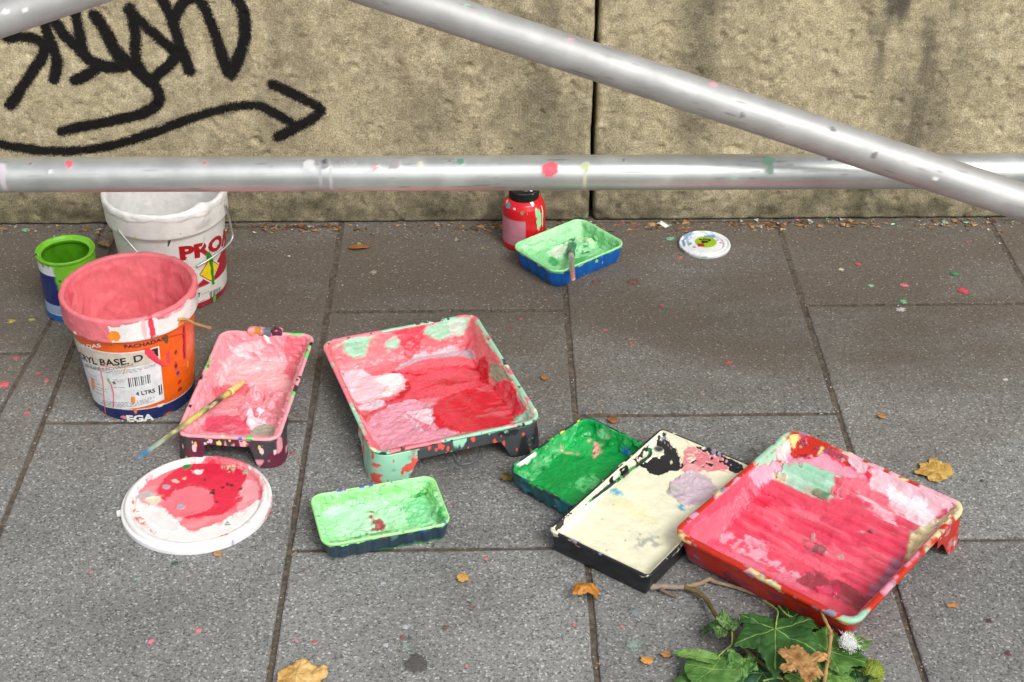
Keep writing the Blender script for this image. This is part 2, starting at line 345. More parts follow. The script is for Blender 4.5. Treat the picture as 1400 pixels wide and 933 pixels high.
def slab(quad, k):
    """one slab from four ground corners (counter-clockwise)"""
    rr = random.Random(k); gap = 0.0034
    q = [np.array(p, float) for p in quad]; c = sum(q) / 4
    dz = rr.uniform(-0.0008, 0.0004); tx = rr.uniform(-0.002, 0.002); ty = rr.uniform(-0.002, 0.002)
    # edges drawn in by the joint, slightly worn along their length
    loop = []
    for i in range(4):
        a, b = q[i], q[(i + 1) % 4]; L = np.linalg.norm(b - a); t = (b - a) / L; nrm = np.array([t[1], -t[0]])
        a2 = a + t * gap; b2 = b - t * gap
        n = max(4, int(L / 0.025))
        for j in range(n):
            s = j / n; p = a2 + (b2 - a2) * s
            loop.append((p - nrm * (gap + abs(rr.gauss(0, 0.0006)))))
    loop = np.array(loop); M = len(loop)
    def inner(d):
        v = loop - c; l = np.linalg.norm(v, axis=1, keepdims=True); return c + v * (1 - d / l)
    rings = []
    for d, z in ((0, -0.03), (0, -0.0035), (0.0012, -0.001), (0.004, 0.0)):
        p = inner(d) if d else loop
        zz = z + dz + (p[:, 0] - c[0]) * tx + (p[:, 1] - c[1]) * ty if z > -0.02 else np.full(M, z)
        rings.append(np.concatenate([p, np.broadcast_to(zz, (M,))[:, None]], 1))
    G = np.array(rings); V = np.concatenate([G.reshape(-1, 3), [[c[0], c[1], dz]]])
    F = [tuple(f) for f in grid_faces(4, M)]; ci = len(V) - 1
    F += [(3 * M + i, 3 * M + (i + 1) % M, ci) for i in range(M)]
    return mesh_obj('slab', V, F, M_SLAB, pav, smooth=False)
cols = [(-0.682, -0.278, 1.916), (-0.278, 0.125, 2.225), (0.125, 0.527, 1.922), (0.527, 0.922, 2.233), (0.922, 1.325, 1.922), (1.325, 1.727, 2.229)]
k = 0
for x0, x1, y1 in cols:
    ys = [y1 + 0.607 * i for i in range(-4, 3)]; ys = [max(-0.4, min(WALL_Y + 0.05, y)) for y in ys]
    for y0, yb in zip(ys[:-1], ys[1:]):
        if yb - y0 < 0.03: continue
        slab([(x0, y0), (x1, y0), (x1, yb), (x0, yb)], k); k += 1
# the narrow cut strip and the slabs beyond it on the far side of the buckets
def cut(y): return -0.737 - (2.179 - y) * 0.073
for y0, yb in ((-0.2, 0.9), (0.9, 2.583)):
    slab([(cut(y0), y0), (-0.682, y0), (-0.682, yb), (cut(yb), yb)], k); k += 1
for x0 in (None, -1.2, -1.6):
    for y0, yb in ((0.285, 0.892), (0.892, 1.499), (1.499, 2.106), (2.106, 2.583)):
        xl = (-1.2 if x0 is None else x0 - 0.4)
        slab([(xl, y0), ((cut(y0) if x0 is None else x0), y0), ((cut(yb) if x0 is None else x0), yb), (xl, yb)], k); k += 1

# ------------------------------------------------------------------ wall with graffiti
def wpt(x, y): p = gy(x, y, WALL_Y); return np.array([p[0], p[2]])
strokes = [  # (centre line in the photograph, half width)
    ([(-30, 190), (20, 201), (75, 207), (140, 202), (200, 185), (260, 163), (315, 147), (352, 145), (375, 155), (402, 171)], 0.0060),
    ([(373, 116), (400, 128), (425, 141), (438, 149), (430, 160), (405, 174), (380, 188)], 0.0068),
    ([(85, 181), (130, 170), (180, 160), (207, 150), (218, 136), (212, 118), (195, 100), (185, 78), (185, 45), (178, 12)], 0.0070),
    ([(10, 52), (40, 52), (60, 62), (58, 78), (40, 105), (14, 145)], 0.0070),
    ([(60, 30), (70, 60), (78, 85), (74, 108)], 0.0070),
    ([(70, 25), (90, 50), (108, 68), (124, 82), (130, 95), (103, 110)], 0.0070),
    ([(103, 18), (108, 45), (115, 75)], 0.0064),
    ([(130, 22), (145, 45), (160, 75), (170, 88), (150, 92), (125, 84), (112, 70)], 0.0085),
    ([(176, 14), (205, 42), (240, 72), (235, 85), (212, 106)], 0.0070),
    ([(160, 70), (190, 98), (205, 112)], 0.0080),
    ([(222, 0), (236, 30), (247, 65), (260, 98)], 0.0070),
    ([(238, 25), (250, 5), (268, -2), (280, 12), (295, 50), (312, 100)], 0.0070),
    ([(318, -10), (332, 15), (335, 45), (328, 75), (316, 102)], 0.0075),
]
def wall_block(parent, x0, x1, z0, z1, step, seed, graffiti=False):
    nx = max(3, int((x1 - x0) / step)); nz = max(3, int((z1 - z0) / step))
    xs = np.linspace(x0, x1, nx); zs = np.linspace(z0, z1, nz)
    X, Z = np.meshgrid(xs, zs); X = X.ravel(); Z = Z.ravel(); P = np.stack([X, Z, np.full_like(X, seed * 3.1)], 1)
    # the face leans its joint slightly, arrises are worn round
    jx = np.where(X > (x0 + x1) / 2, x1 - X, X - x0)
    edge = np.minimum(jx, z1 - Z)
    rnd = 0.006 * np.clip(1 - edge / 0.007, 0, 1) ** 2.2
    relief = 0.0022 * fbm(P, 22, 3, seed) + 0.0020 * fbm(P, 75, 3, seed + 5) - 0.004 * sstep(0.35, 0.7, fbm(P, 55, 2, seed + 9))
    Y = WALL_Y - relief + rnd + 0.003 * fbm(P, 60, 2, seed + 2) * (edge < 0.03)
    V = np.stack([X + (jx < .02) * .0022 * fbm(np.stack([Z, Z * 0, Z * 0 + seed], 1), 34, 4, 8), Y, Z], 1)
    # colour: ochre grey, mottled; grime low down and in vertical runs
    base = lin((200, 187, 152)); dark = lin((164, 153, 126)); pale = lin((222, 210, 176)); soot = lin((92, 88, 77))
    t = sstep(-0.5, 0.5, fbm(P, 9, 4, seed + 11)); c = base + (dark - base) * (0.5 * t)[:, None]
    t2 = sstep(0.15, 0.55, fbm(P, 40, 3, seed + 12)); c = c + (pale - c) * (0.5 * t2)[:, None]
    t4 = sstep(0.05, 0.5, fbm(P, 90, 2, seed + 21)); c = c + (dark * 0.55 - c) * (0.34 * t4)[:, None]; t5 = sstep(0.1, 0.45, fbm(P, 130, 2, seed + 22)); c = c + (pale * 1.05 - c) * (0.34 * t5)[:, None]
    Pv = P * np.array([1, 0.12, 1])
    runs = sstep(0.15, 0.6, fbm(Pv, 7, 4, seed + 13)); c = c + (soot - c) * (0.34 * runs * sstep(-0.3, 0.3, fbm(P, 16, 3, seed + 14)))[:, None]
    for cx, w, top, st in ((0.76, 0.07, 0.10, 0.72), (0.70, 0.035, 0.27, 0.95), (0.36, 0.05, 0.10, 0.62), (0.10, 0.09, 0.0, 0.62), (-0.10, 0.10, -.1, 0.4), (-0.38, 0.10, -.1, 0.35), (.22, .03, -.1, .4)):
        mk = np.exp(-((X - cx + 0.02 * fbm(P, 14, 3, 3)) / w) ** 2) * sstep(top - 0.12, top + 0.12, Z + 0.05 * fbm(P, 20, 2, 8)) * sstep(-0.6, 0.3, fbm(P * np.array([1, .3, 1]), 30, 3, seed + 15))
        c = c + (soot - c) * (st * mk)[:, None]
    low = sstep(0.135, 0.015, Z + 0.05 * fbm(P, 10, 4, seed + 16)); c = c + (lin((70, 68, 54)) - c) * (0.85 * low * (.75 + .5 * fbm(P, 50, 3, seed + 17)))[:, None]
    for _ in range(30):   # little pale chips and pits
        i = RNG.integers(len(X)); r = RNG.uniform(0.002, 0.006); m = np.hypot(X - X[i], Z - Z[i]) < r
        c[m] = c[m] * (0.6 if RNG.random() < 0.6 else 1.35)
    spray = np.zeros(len(X))
    if graffiti:
        Q = np.stack([X, Z], 1)
        for pts, hw in strokes:
            hw = hw * 1.30; d = line_sdf(Q, smooth_line([wpt(*p) for p in pts], 6)) + 0.0016 * fbm(Q, 60, 2, 5)
            s = sstep(hw + 0.0065, hw - 0.0055, d) * (.86 + .12 * fbm(Q, 18, 2, 9)) + 0.24 * sstep(hw + 0.018, hw, d) 
            spray = np.maximum(spray, s)
    # body of the block behind its face
    F = [tuple(f) for f in grid_faces(nz, nx, False)]
    n = len(V); back = np.array([[x0, WALL_Y + 0.4, z0], [x1, WALL_Y + 0.4, z0], [x1, WALL_Y + 0.4, z1], [x0, WALL_Y + 0.4, z1]])
    V = np.concatenate([V, back]); c = np.concatenate([c, np.tile(base, (4, 1))]); spray = np.concatenate([spray, np.zeros(4)])
    b0 = list(range(nx)); t0 = [(nz - 1) * nx + i for i in range(nx)]; l0 = [i * nx for i in range(nz)]; r0 = [i * nx + nx - 1 for i in range(nz)]
    F += [tuple([n, n + 1] + b0[::-1]), tuple([n + 3, n + 2][::-1] + t0), tuple([n, n + 3][::-1] + l0)[::1], tuple([n + 1, n + 2] + r0[::-1]), (n, n + 3, n + 2, n + 1)]
    return mesh_obj('stone_block', V, F, M_WALL, parent, c, None, True, {'Spray': spray})
wall = empty('stone_wall', (0, WALL_Y, 0), 'tan stone block wall with black spray paint graffiti', 'wall')
def wb(*a, **k):
    o = wall_block(wall, *a, **k); o.location = (0, -WALL_Y, 0); return o
JX = 0.184
wb(-1.15, JX - 0.0042, 0.003, 0.80, 0.003, 1, graffiti=True)
wb(JX + 0.0042, 1.40, 0.003, 0.80, 0.0035, 2)
wb(-2.4, -1.157, 0.003, 0.80, 0.012, 3); wb(1.407, 2.6, 0.003, 0.80, 0.012, 4)
for i, (a, b) in enumerate(((-2.4, -0.60), (-0.593, 0.80), (0.807, 2.6))): wb(a, b, 0.807, 1.45, 0.012, 6 + i)

# ------------------------------------------------------------------ scaffold poles
def pole(p0, p1, label, splats=(), runs=(), seed=0, r=0.02415, rough=0.2, base=(212, 214, 216), stripes=(), mbase=.6):
    """a tube between two points; splats: (distance along, angle, size, colour) of dried paint"""
    p0 = np.array(p0); p1 = np.array(p1); Lg = np.linalg.norm(p1 - p0); nL = int(Lg / 0.0035); m = 64
    s = np.linspace(0, Lg, nL); a = np.arange(m) * 2 * PI / m
    S, A = np.meshgrid(s, a, indexing='ij')
    G = np.stack([S, r * np.cos(A), r * np.sin(A)], -1); V = G.reshape(-1, 3); S = S.ravel(); A = A.ravel()
    c = np.tile(lin(base), (len(V), 1)); met = np.ones(len(V)); ro = np.full(len(V), rough); h = np.zeros(len(V))
    n = fbm(V, 30, 4, seed); met = met * mbase - 0.10 * sstep(0.1, 0.5, n); ro += 0.06 * sstep(0.0, 0.5, n); c *= (1 - 0.1 * sstep(0.0, 0.6, fbm(V * np.array([.15, 1, 1]), 60, 3, seed + 4)))[:, None]
    for _ in range(int(Lg * 110)):      # short dark scratches along the tube
        d0 = RNG.uniform(0, Lg); a0 = RNG.uniform(0.6, 4.2); wl = RNG.uniform(.004, .03); wa = RNG.uniform(.012, .035)
        da = (A - a0 - (S - d0) * RNG.uniform(-2, 2) + PI) % (2 * PI) - PI
        k = sstep(1.0, .3, np.abs(S - d0) / wl) * sstep(1.0, .3, np.abs(da) / wa) * RNG.uniform(.15, .6); c *= (1 - .75 * k)[:, None]; ro += .2 * k
    for (d0, ang, size, colr) in splats:
        da = (A - ang + PI) % (2 * PI) - PI
        d = np.hypot(S - d0, da * r) / size + 0.35 * fbm(V, 120, 3, seed + int(d0 * 1000))
        k = sstep(1.05, 0.9, d); c += (lin(colr) - c) * k[:, None]; met *= 1 - k; ro += (0.5 - ro) * k; h += 0.0004 * k
    for (d0, a0, a1, w, colr, al) in runs:       # drips run down round the tube
        on = sstep(a1 - 0.08, a1, A) * sstep(a0 + 0.08, a0, A)
        k = sstep(1.0, 0.6, np.abs(S - d0 + 0.0015 * fbm(V, 90, 2, 5)) / w) * on * al
        c += (lin(colr) - c) * k[:, None]; met *= 1 - k; ro += (0.5 - ro) * k
    for (d0, d1, a0, a1, colr, al) in stripes:
        k = sstep(0, 0.05, S - d0) * sstep(0, 0.05, d1 - S) * sstep(a0, a0 + .15, A) * sstep(a1, a1 - .15, A) * al * sstep(-0.6, 0.2, fbm(V * np.array([.1, 1, 1]), 60, 3, seed + 8))
        c += (lin(colr) - c) * k[:, None]; met *= 1 - k; ro += (0.5 - ro) * k
    dirn = Vector(p1 - p0).normalized(); q = dirn.to_track_quat('X', 'Z')
    V = V + grid_normals(G).reshape(-1, 3) * h[:, None] * 1.0
    V = np.concatenate([V, [[0, 0, 0], [Lg, 0, 0]]]); nv = len(V)
    F = [tuple(f) for f in grid_faces(nL, m)[:, ::-1]]
    F += [(nv - 2, (i + 1) % m, i) for i in range(m)] + [(nv - 1, (nL - 1) * m + i, (nL - 1) * m + (i + 1) % m) for i in range(m)]
    ex = lambda z, v: np.concatenate([z, [v, v]])
    o = mesh_obj('scaffold_pole', V, F, M_POLE, None, np.concatenate([c, c[:2]]), ex(ro, rough), True, None, None, ex(met, 1))
    o.location = p0; o.rotation_mode = 'QUATERNION'; o.rotation_quaternion = q
    tag(o, label, 'pole')
    return o
# long level pole between the wall and the buckets; the angle is measured round the tube, 0 towards the wall, pi/2 up, pi towards the street
H0 = gd(-300, 240.5, 2.13); H1 = gd(1750, 232.5, 2.13)
def hs_(px): return np.linalg.norm(gd(px, 237, 2.13) - H0)
sp = []
for px, ang, size, colr in ((101, 2.0, .006, (224, 100, 116)), (47, 2.0, .003, (120, 90, 90)), (284, 2.0, .003, (200, 90, 100)), (425, 2.1, .008, (205, 205, 205)), (446, 2.1, .009, (140, 142, 144)), (446, 1.95, .005, (90, 92, 92)),
                            (472, 2.0, .004, (150, 148, 148)), (483, 2.0, .004, (150, 148, 148)), (515, 2.1, .004, (150, 148, 150)), (515, 2.35, .003, (235, 150, 160)), (541, 2.15, .008, (155, 152, 156)), (576, 2.1, .004, (205, 205, 160)), (630, 1.95, .006, (100, 140, 118)),
                            (615, 1.95, .003, (120, 115, 115)), (753, 2.45, .0115, (226, 92, 112)), (800, 2.3, .0068, (190, 198, 155)), (1047, 2.0, .0088, (140, 186, 158)), (1049, 2.6, .0045, (150, 190, 165)), (1001, 3.0, .003, (170, 200, 180)), (75, 2.5, .003, (235, 235, 232)),
                            (852, 1.95, .003, (95, 95, 95)), (8, 2.3, .008, (200, 190, 200)), (1130, 1.9, .004, (90, 80, 82))):
    sp.append((hs_(px), ang, size, colr))
rn = [(hs_(800), 4.0, 2.3, .0022, (200, 205, 160), .9), (hs_(441), 3.8, 2.1, .0022, (175, 172, 178), .8), (hs_(455), 3.8, 2.3, .0018, (190, 190, 192), .8), (hs_(10), 3.8, 2.1, .004, (205, 195, 206), .8), (hs_(1050), 3.0, 2.4, .0015, (170, 200, 180), .7)]
pole(H0, H1, 'level shiny metal scaffold pole running along in front of the wall', sp, rn, 3, rough=0.32, base=(204, 208, 206), mbase=.72)
D0 = gd(150, -133, 2.016); D1 = gd(1750, 392, 2.016)
def ds_(px): return np.linalg.norm(gd(px, -133 + 0.328125 * (px - 150), 2.016) - D0)
sp = [(ds_(px), ang, size, colr) for px, ang, size, colr in ((968, 1.75, .005, (235, 160, 170)), (634, 1.9, .003, (150, 205, 170)), (662, 2.2, .002, (150, 205, 170)), (775, 1.9, .0025, (240, 160, 170)), (1130, 2.2, .004, (120, 120, 122)), (1192, 2.8, .004, (125, 122, 120)), (1275, 3.0, .003, (235, 235, 235)), (1015, 3.0, .004, (130, 128, 125)))]
pole(D0, D1, 'slanting scratched scaffold pole crossing in front of the level pole', sp, (), 9, rough=0.5, base=(190, 190, 188))
E0 = gd(-260, 112, 1.896); E1 = gd(330, -88, 1.896)
Ev = E1 - E0; E1 = E0 + Ev * 1.3
pole(E0, E1, 'slanting scaffold pole over the graffiti with a coral paint drip', [(np.linalg.norm(gd(73, 3, 1.896) - E0), 2.35, .006, (240, 90, 95)), (np.linalg.norm(gd(40, 15, 1.896) - E0), 2.9, .003, (235, 235, 232)), (np.linalg.norm(gd(15, 20, 1.896) - E0), 2.7, .004, (225, 225, 225))], (), 15, rough=0.5, base=(192, 192, 191))

# ------------------------------------------------------------------ painting on vertices: layers of real paint with an outline and a thickness
class Surface:
    """structured surface (rings x m) with unfolded 2-d coordinates for laying out paint"""
    def __init__(self, G, UV):
        self.G = G; self.UV = UV.reshape(-1, 2); self.N = grid_normals(G); self.V = G.reshape(-1, 3)
def closed_smooth(pts, n=3):
    P = np.asarray(pts, float); k = len(P); out = []
    for i in range(k):
        a, b, c, d = P[i - 1], P[i], P[(i + 1) % k], P[(i + 2) % k]
        for j in range(n):
            t = j / n; out.append(0.5 * (2 * b + (c - a) * t + (2 * a - 5 * b + 4 * c - d) * t * t + (3 * b - a - 3 * c + d) * t ** 3))
    return np.array(out)
def paint_layers(UVa, P3a, layers, base, pick, seed=0, brough=0.42, var=0.10, vfreq=70):
    n_ = len(UVa)
    ca = np.tile(lin(base), (n_, 1)); ca *= (1 + var * fbm(P3a, vfreq, 3, seed) + .5 * var * fbm(P3a, vfreq * .35, 2, seed + 2))[:, None]
    cover = np.ones(n_); tha = np.zeros(n_); roa = np.full(n_, brough)
    for i, L in enumerate(layers):
        pts = np.array([pick(*p) for p in L['pts']])
        kind = L.get('kind', 'poly'); amp = L.get('amp', 0.004)
        mg = L.get('w', 0) + amp * 2.2 + .004
        ix = np.where((UVa > pts.min(0) - mg).all(1) & (UVa < pts.max(0) + mg).all(1))[0]
        if not len(ix): continue
        UV, P3 = UVa[ix], P3a[ix]
        fr = L.get('freq', 90); soft = L.get('soft', 0.0014)
        if kind == 'dots': warp = amp * fbm(P3, fr * 1.4, 3, seed + i * 13 + 5)
        else: warp = 1.1 * amp * fbm(P3, fr * .4, 2, seed + i * 13 + 4) + .9 * amp * fbm(P3, fr * 1.3, 4, seed + i * 13 + 5)
        UV0 = UV
        if kind != 'dots' and amp > .0025: UV = UV + .0038 * np.stack([fbm(P3, 38, 3, seed + 201), fbm(P3, 38, 3, seed + 202)], 1) + .0016 * np.stack([fbm(P3 * np.array([1, .3, 1]), 130, 2, seed + 203), 0 * UV[:, 0]], 1)
        if kind == 'poly': d = poly_sdf(UV, closed_smooth(pts))
        elif kind == 'line': d = line_sdf(UV, pts if len(pts) < 3 else smooth_line(pts, 4)) - L['w']
        else:
            d = np.full(len(UV), 1e9)
            for p in pts: d = np.minimum(d, np.linalg.norm(UV - p, axis=1) - L['w'])
        fine = fbm(P3, 300, 2, seed + i * 13 + 8)
        dw = d + warp + min(.0016, amp * .5) * fine
        if kind == 'poly' and not L.get('bare') and amp > .0025:      # dry, dragged fringe beyond the wet edge
            fk = .65 * sstep(.008, -.001, d + 1.6 * warp) * sstep(.12, .30, fbm(P3 * np.array([1.0, .45, 1.0]), 170, 3, seed + i * 13 + 9))
            ca[ix] += (lin(L['col']) - ca[ix]) * fk[:, None]
        k = sstep(soft, -soft, dw) * L.get('al', 1.0)
        if L.get('broken') is not None: k = k * sstep(-0.12, 0.12, fbm(P3, L.get('bfreq', 160), 3, seed + i * 5 + 2) + L['broken'] - .0 )
        if L.get('bare'):
            cover[ix] *= 1 - k; continue
        cover[ix] = np.maximum(cover[ix], k)
        lc = np.tile(lin(L['col']), (len(UV), 1))
        if 'streak' in L:
            c2, f2, ang, st = L['streak']
            q = np.stack([UV[:, 0] * math.cos(ang) + UV[:, 1] * math.sin(ang), -UV[:, 0] * math.sin(ang) + UV[:, 1] * math.cos(ang)], 1)
            q = q + 0.010 * np.stack([fbm(UV, 28, 3, seed + 71 + i), fbm(UV, 28, 3, seed + 72 + i)], 1)
            s = fbm(q * np.array([0.14, 1.0]), f2, 4, seed + 77 + i)
            lc += (lin(c2) - lc) * (st * sstep(-0.05, 0.22, s))[:, None]
            tha[ix] += k * .0007 * s
        lc *= (1 + L.get('var', var) * (fbm(P3, L.get('vfreq', vfreq), 3, seed + i * 3 + 1) + .6 * fbm(P3, 24, 2, seed + i)))[:, None]
        ca[ix] += (lc - ca[ix]) * k[:, None]; roa[ix] += (L.get('rough', brough) - roa[ix]) * k
        # a thicker bead where the edge of a layer has crept to a stop
        tha[ix] += (L.get('th', 0.0004) + .0005 * np.exp(-((dw + .0016) / .0012) ** 2)) * k
        if 'lump' in L: tha[ix] += k * L['lump'] * 1.6 * fbm(P3, L.get('lfreq', 60), 3, seed + i * 11)
    return ca, cover, tha, roa
def spatter(P, c, n, cols, rmin, rmax, seed, rough=None, zmin=None, zmax=None, elong=1.0):
    r = np.random.default_rng(seed); idx = np.arange(len(P))
    if zmin is not None: idx = idx[(P[idx, 2] > zmin)]
    if zmax is not None: idx = idx[(P[idx, 2] < zmax)]
    if not len(idx): return c
    nz = fbm(P, 160, 3, seed)
    for k in range(n):
        p = P[r.choice(idx)]; R = rmin + (rmax - rmin) * r.random() ** 2.5; q = P - p
        d = np.sqrt(q[:, 0] ** 2 + q[:, 1] ** 2 + (q[:, 2] / elong) ** 2) / R + 0.8 * nz
        m = sstep(1.0, 0.85, d); c += (lin(cols[r.integers(len(cols))]) - c) * m[:, None]
    return c

# ------------------------------------------------------------------ trays
def rr_ring(a, b, r, nx, ny, nc):
    r = max(min(r, a - 1e-5, b - 1e-5), 0.0); pts = []; nrm = []
    for (cx, cy, a0, n, p, q) in (((a - r), (b - r), 0, ny, (a, -(b - r)), (a, b - r)), (-(a - r), (b - r), PI / 2, nx, (a - r, b), (-(a - r), b)),
                                  (-(a - r), -(b - r), PI, ny, (-a, b - r), (-a, -(b - r))), ((a - r), -(b - r), 1.5 * PI, nx, (-(a - r), -b), (a - r, -b))):
        for i in range(n):
            t = i / n; pts.append((p[0] + (q[0] - p[0]) * t, p[1] + (q[1] - p[1]) * t)); nrm.append((math.cos(a0), math.sin(a0)))
        for i in range(nc):
            t = a0 + PI / 2 * i / nc; pts.append((cx + r * math.cos(t), cy + r * math.sin(t))); nrm.append((math.cos(t), math.sin(t)))
    return np.array(pts), np.array(nrm)
class Tray:
    def __init__(self, name, label, cat, corners, zr, floor, radius=0.018, taper=0.014, lip=0.005, fillet=0.006, liph=0.004, group=None, ribs=None, step=0.0013, sole=None):
        self.sole = sole
        Q = [gz(x, y, zr)[:2] for x, y in corners]                       # deep end: corners 0,1; other end: 2,3
        back = (Q[0] + Q[1]) / 2; front = (Q[2] + Q[3]) / 2; c = sum(Q) / 4
        ex = front - back; self.a = np.linalg.norm(ex) / 2; self.rz = math.atan2(ex[1], ex[0])
        ey = np.array([-math.sin(self.rz), math.cos(self.rz)])
        self.b = (abs((Q[1] - Q[0]) @ ey) + abs((Q[2] - Q[3]) @ ey)) / 4
        self.c = c; self.zr = zr; self.rad = radius; self.taper = taper; self.lip = lip; self.fillet = fillet; self.liph = liph; self.ribs = ribs
        self.floor = lambda x, y: floor(x / self.a, y / self.b, x, y)
        self.root = empty(name, (c[0], c[1], 0), label, cat, group, self.rz)
        # dense interior
        per = [max(8, int(2 * self.a / step)), max(8, int(2 * self.b / step)), 14]
        nw = max(14, int(zr / 0.0012)); nf = int(self.b / step)
        rings = []; uv = []
        foot, fn = self.ring(lip + taper + fillet, *per)
        zfoot = self.floor(foot[:, 0], foot[:, 1])
        for j in range(nw + 1):
            w = j / nw; d = lip + taper * w + fillet * w ** 4; p, n = self.ring(d, *per); z = zr * (1 - w) + zfoot * w
            if ribs:
                sa = np.concatenate([[0], np.cumsum(np.linalg.norm(np.diff(foot, axis=0), axis=1))]); p = p - n * (ribs[1] * .8 * sstep(.75, .2, np.abs(np.sin(sa * PI / ribs[0]))) * sstep(0, .2, w) * sstep(1.0, .8, w))[:, None]
            rings.append(np.concatenate([p, z[:, None]], 1)); uv.append(foot + n * ((1 - w) * (np.hypot(zr - zfoot, taper)))[:, None])
        for kk in range(1, nf + 1):
            q = kk / nf; p, n = self.ring(lip + taper + fillet + (self.b - lip - taper - fillet) * q * 0.9995, *per)
            rings.append(np.concatenate([p, self.floor(p[:, 0], p[:, 1])[:, None]], 1)); uv.append(p)
        self.S = Surface(np.array(rings), np.array(uv)); self.nw = nw
        if self.S.N[-2].mean(0)[2] < 0: self.S.N = -self.S.N
        cs, sn = math.cos(self.rz), math.sin(self.rz); Rm = np.array([[cs, -sn, 0], [sn, cs, 0], [0, 0, 1]])
        self.W = self.S.V @ Rm.T + np.array([c[0], c[1], 0]); wn_ = self.S.N.reshape(-1, 3) @ Rm.T
        self.px = seen(self.W); self.front = ((_C - self.W) * wn_).sum(1) > 0
        self.Rm = Rm
    def ring(self, d, nx, ny, nc):
        return rr_ring(self.a - d, self.b - d, max(self.rad - d, 0.0015), nx, ny, nc)
    def under(self, p):
        if self.sole is not None: return np.full(len(p), self.sole)
        return np.maximum(self.floor(p[:, 0], p[:, 1]) - 0.006, 0.0)
    def pick(self, x, y):
        d = np.hypot(self.px[:, 0] - x, self.px[:, 1] - y) + np.where(self.front, 0, 1e3)
        return self.S.UV[np.argmin(d)]
    def world(self, x, y, lift=0.0):
        d = np.hypot(self.px[:, 0] - x, self.px[:, 1] - y) + np.where(self.front, 0, 1e3)
        return self.W[np.argmin(d)] + np.array([0, 0, lift])
    def paint(self, layers, base, seed=0, thick=0.0008, tex=0.0007, tfreq=(70, 190), rough=0.42, var=0.10, extra=None, smear=.6):
        S = self.S; P = S.V
        c, cover, th, ro = paint_layers(S.UV, P, layers, base, self.pick, seed, rough, var)
        Pw = P + .006 * np.stack([fbm(P, 30, 2, seed + 61), fbm(P, 30, 2, seed + 62), 0 * P[:, 0]], 1)
        rid = 1 - 2.4 * np.abs(fbm(Pw * np.array([1.0, .55, 1.0]), tfreq[0] * .8, 3, seed + 31))
        h = thick + th + 1.7 * tex * rid + 1.0 * tex * fbm(P, tfreq[0], 3, seed + 33) + 0.8 * tex * fbm(P, tfreq[1], 3, seed + 37)
        if extra is not None: h = h + extra(S.UV, P)
        nrg = S.G.shape[0]; m = S.G.shape[1]; cg = c.reshape(nrg, m, 3); cg = (2 * cg + np.roll(cg, 1, 1) + np.roll(cg, -1, 1)) / 4; cg[1:-1] = (2 * cg[1:-1] + cg[2:] + cg[:-2]) / 4; c = cg.reshape(-1, 3)
        h = np.maximum(h, 0.00025)
        for j, (i_, f_, st_) in enumerate(((0, 46, .55), (1, 70, .5), (2, 58, .45))):     # smears picked up by the roller from elsewhere in the tray
            src = np.roll(c, int(len(c) * (.13 + .21 * j)), 0).mean(0) * .0 + c[RNG.integers(len(c), size=40)].mean(0)
            tone = src * (1.35 if j == 0 else (.72 if j == 1 else 1.15)); Q = Pw * np.array([1.0, .35, 1.0])
            k = st_ * sstep(.22, .42, fbm(Q, f_, 4, seed + 101 + j)) * sstep(.0, .3, fbm(P, 14, 2, seed + 111 + j)); c = c + (np.clip(tone, 0, .85) - c) * (k * smear)[:, None]
        h = h * cover - 0.0022 * (1 - cover)
        # ragged upper edge of the paint at the rim
        top = np.repeat(np.arange(nrg), m); h = np.where(top == 0, -0.002, h)
        V = P + S.N.reshape(-1, 3) * h[:, None]
        self.paint_obj = mesh_obj('paint_layer', V, grid_faces(nrg, m), M_PAINT, self.root, c, ro)
        return self.paint_obj
    def shell(self, colr, splat=(), seed=0, rough=0.4, rimcoat=None, wallcoat=None):
        per = [max(8, int(2 * self.a / 0.0014)), max(8, int(2 * self.b / 0.0014)), 14]
        a, b, zr = self.a, self.b, self.zr; lip, tp, fl, lh = self.lip, self.taper, self.fillet, self.liph
        th = 0.0018; rows = []; kindr = []
        foot, fn = self.ring(lip + tp + fl - th, *per); zo = self.under(foot)
        s_arc = np.concatenate([[0], np.cumsum(np.linalg.norm(np.diff(foot, axis=0), axis=1))])
        def add(p, z, kd): rows.append(np.concatenate([p, np.broadcast_to(z, (len(p),))[:, None]], 1)); kindr.append(kd)
        for q in (1.0, 0.75, 0.5, 0.25, 0.06):
            p, n = self.ring(lip + tp + fl + (b - lip - tp - fl) * q * 0.999, *per); add(p, self.under(p), 0)
        nwall = 30
        for j in range(nwall + 1):
            w = j / nwall; d = lip - th + tp * (1 - w) + fl * (1 - w) ** 5; p, n = self.ring(d, *per); z = zo * (1 - w) + (zr - lh) * w
            if self.ribs:
                rb = self.ribs[1] * sstep(0.45, 0.95, np.abs(np.sin(s_arc * PI / self.ribs[0]))) * sstep(1.0, 0.85, w); p = p + n * (rb - self.ribs[1])[:, None]
            add(p, z, 1)
        for d, z in ((0.0006, zr - lh), (0.0, zr - lh * 0.6), (0.0002, zr - 0.0008), (0.0012, zr), (lip * 0.6, zr + 0.0002), (lip, zr - 0.0006)):
            p, n = self.ring(d, *per); add(p, z, 2)
        foot2, n2 = self.ring(lip + tp + fl, *per); zf2 = self.floor(foot2[:, 0], foot2[:, 1])
        for j in range(1, 13):
            w = j / 12; p, n = self.ring(lip + tp * w + fl * w ** 4, *per); add(p, zr * (1 - w) + zf2 * w, 3)
        nf = int(self.b / 0.004)
        for kk in range(1, nf + 1):
            q = kk / nf; p, n = self.ring(lip + tp + fl + (b - lip - tp - fl) * q * 0.9995, *per); add(p, self.floor(p[:, 0], p[:, 1]), 3)
        G = np.array(rows); V = G.reshape(-1, 3).copy(); m = G.shape[1]; kd = np.repeat(kindr, m)
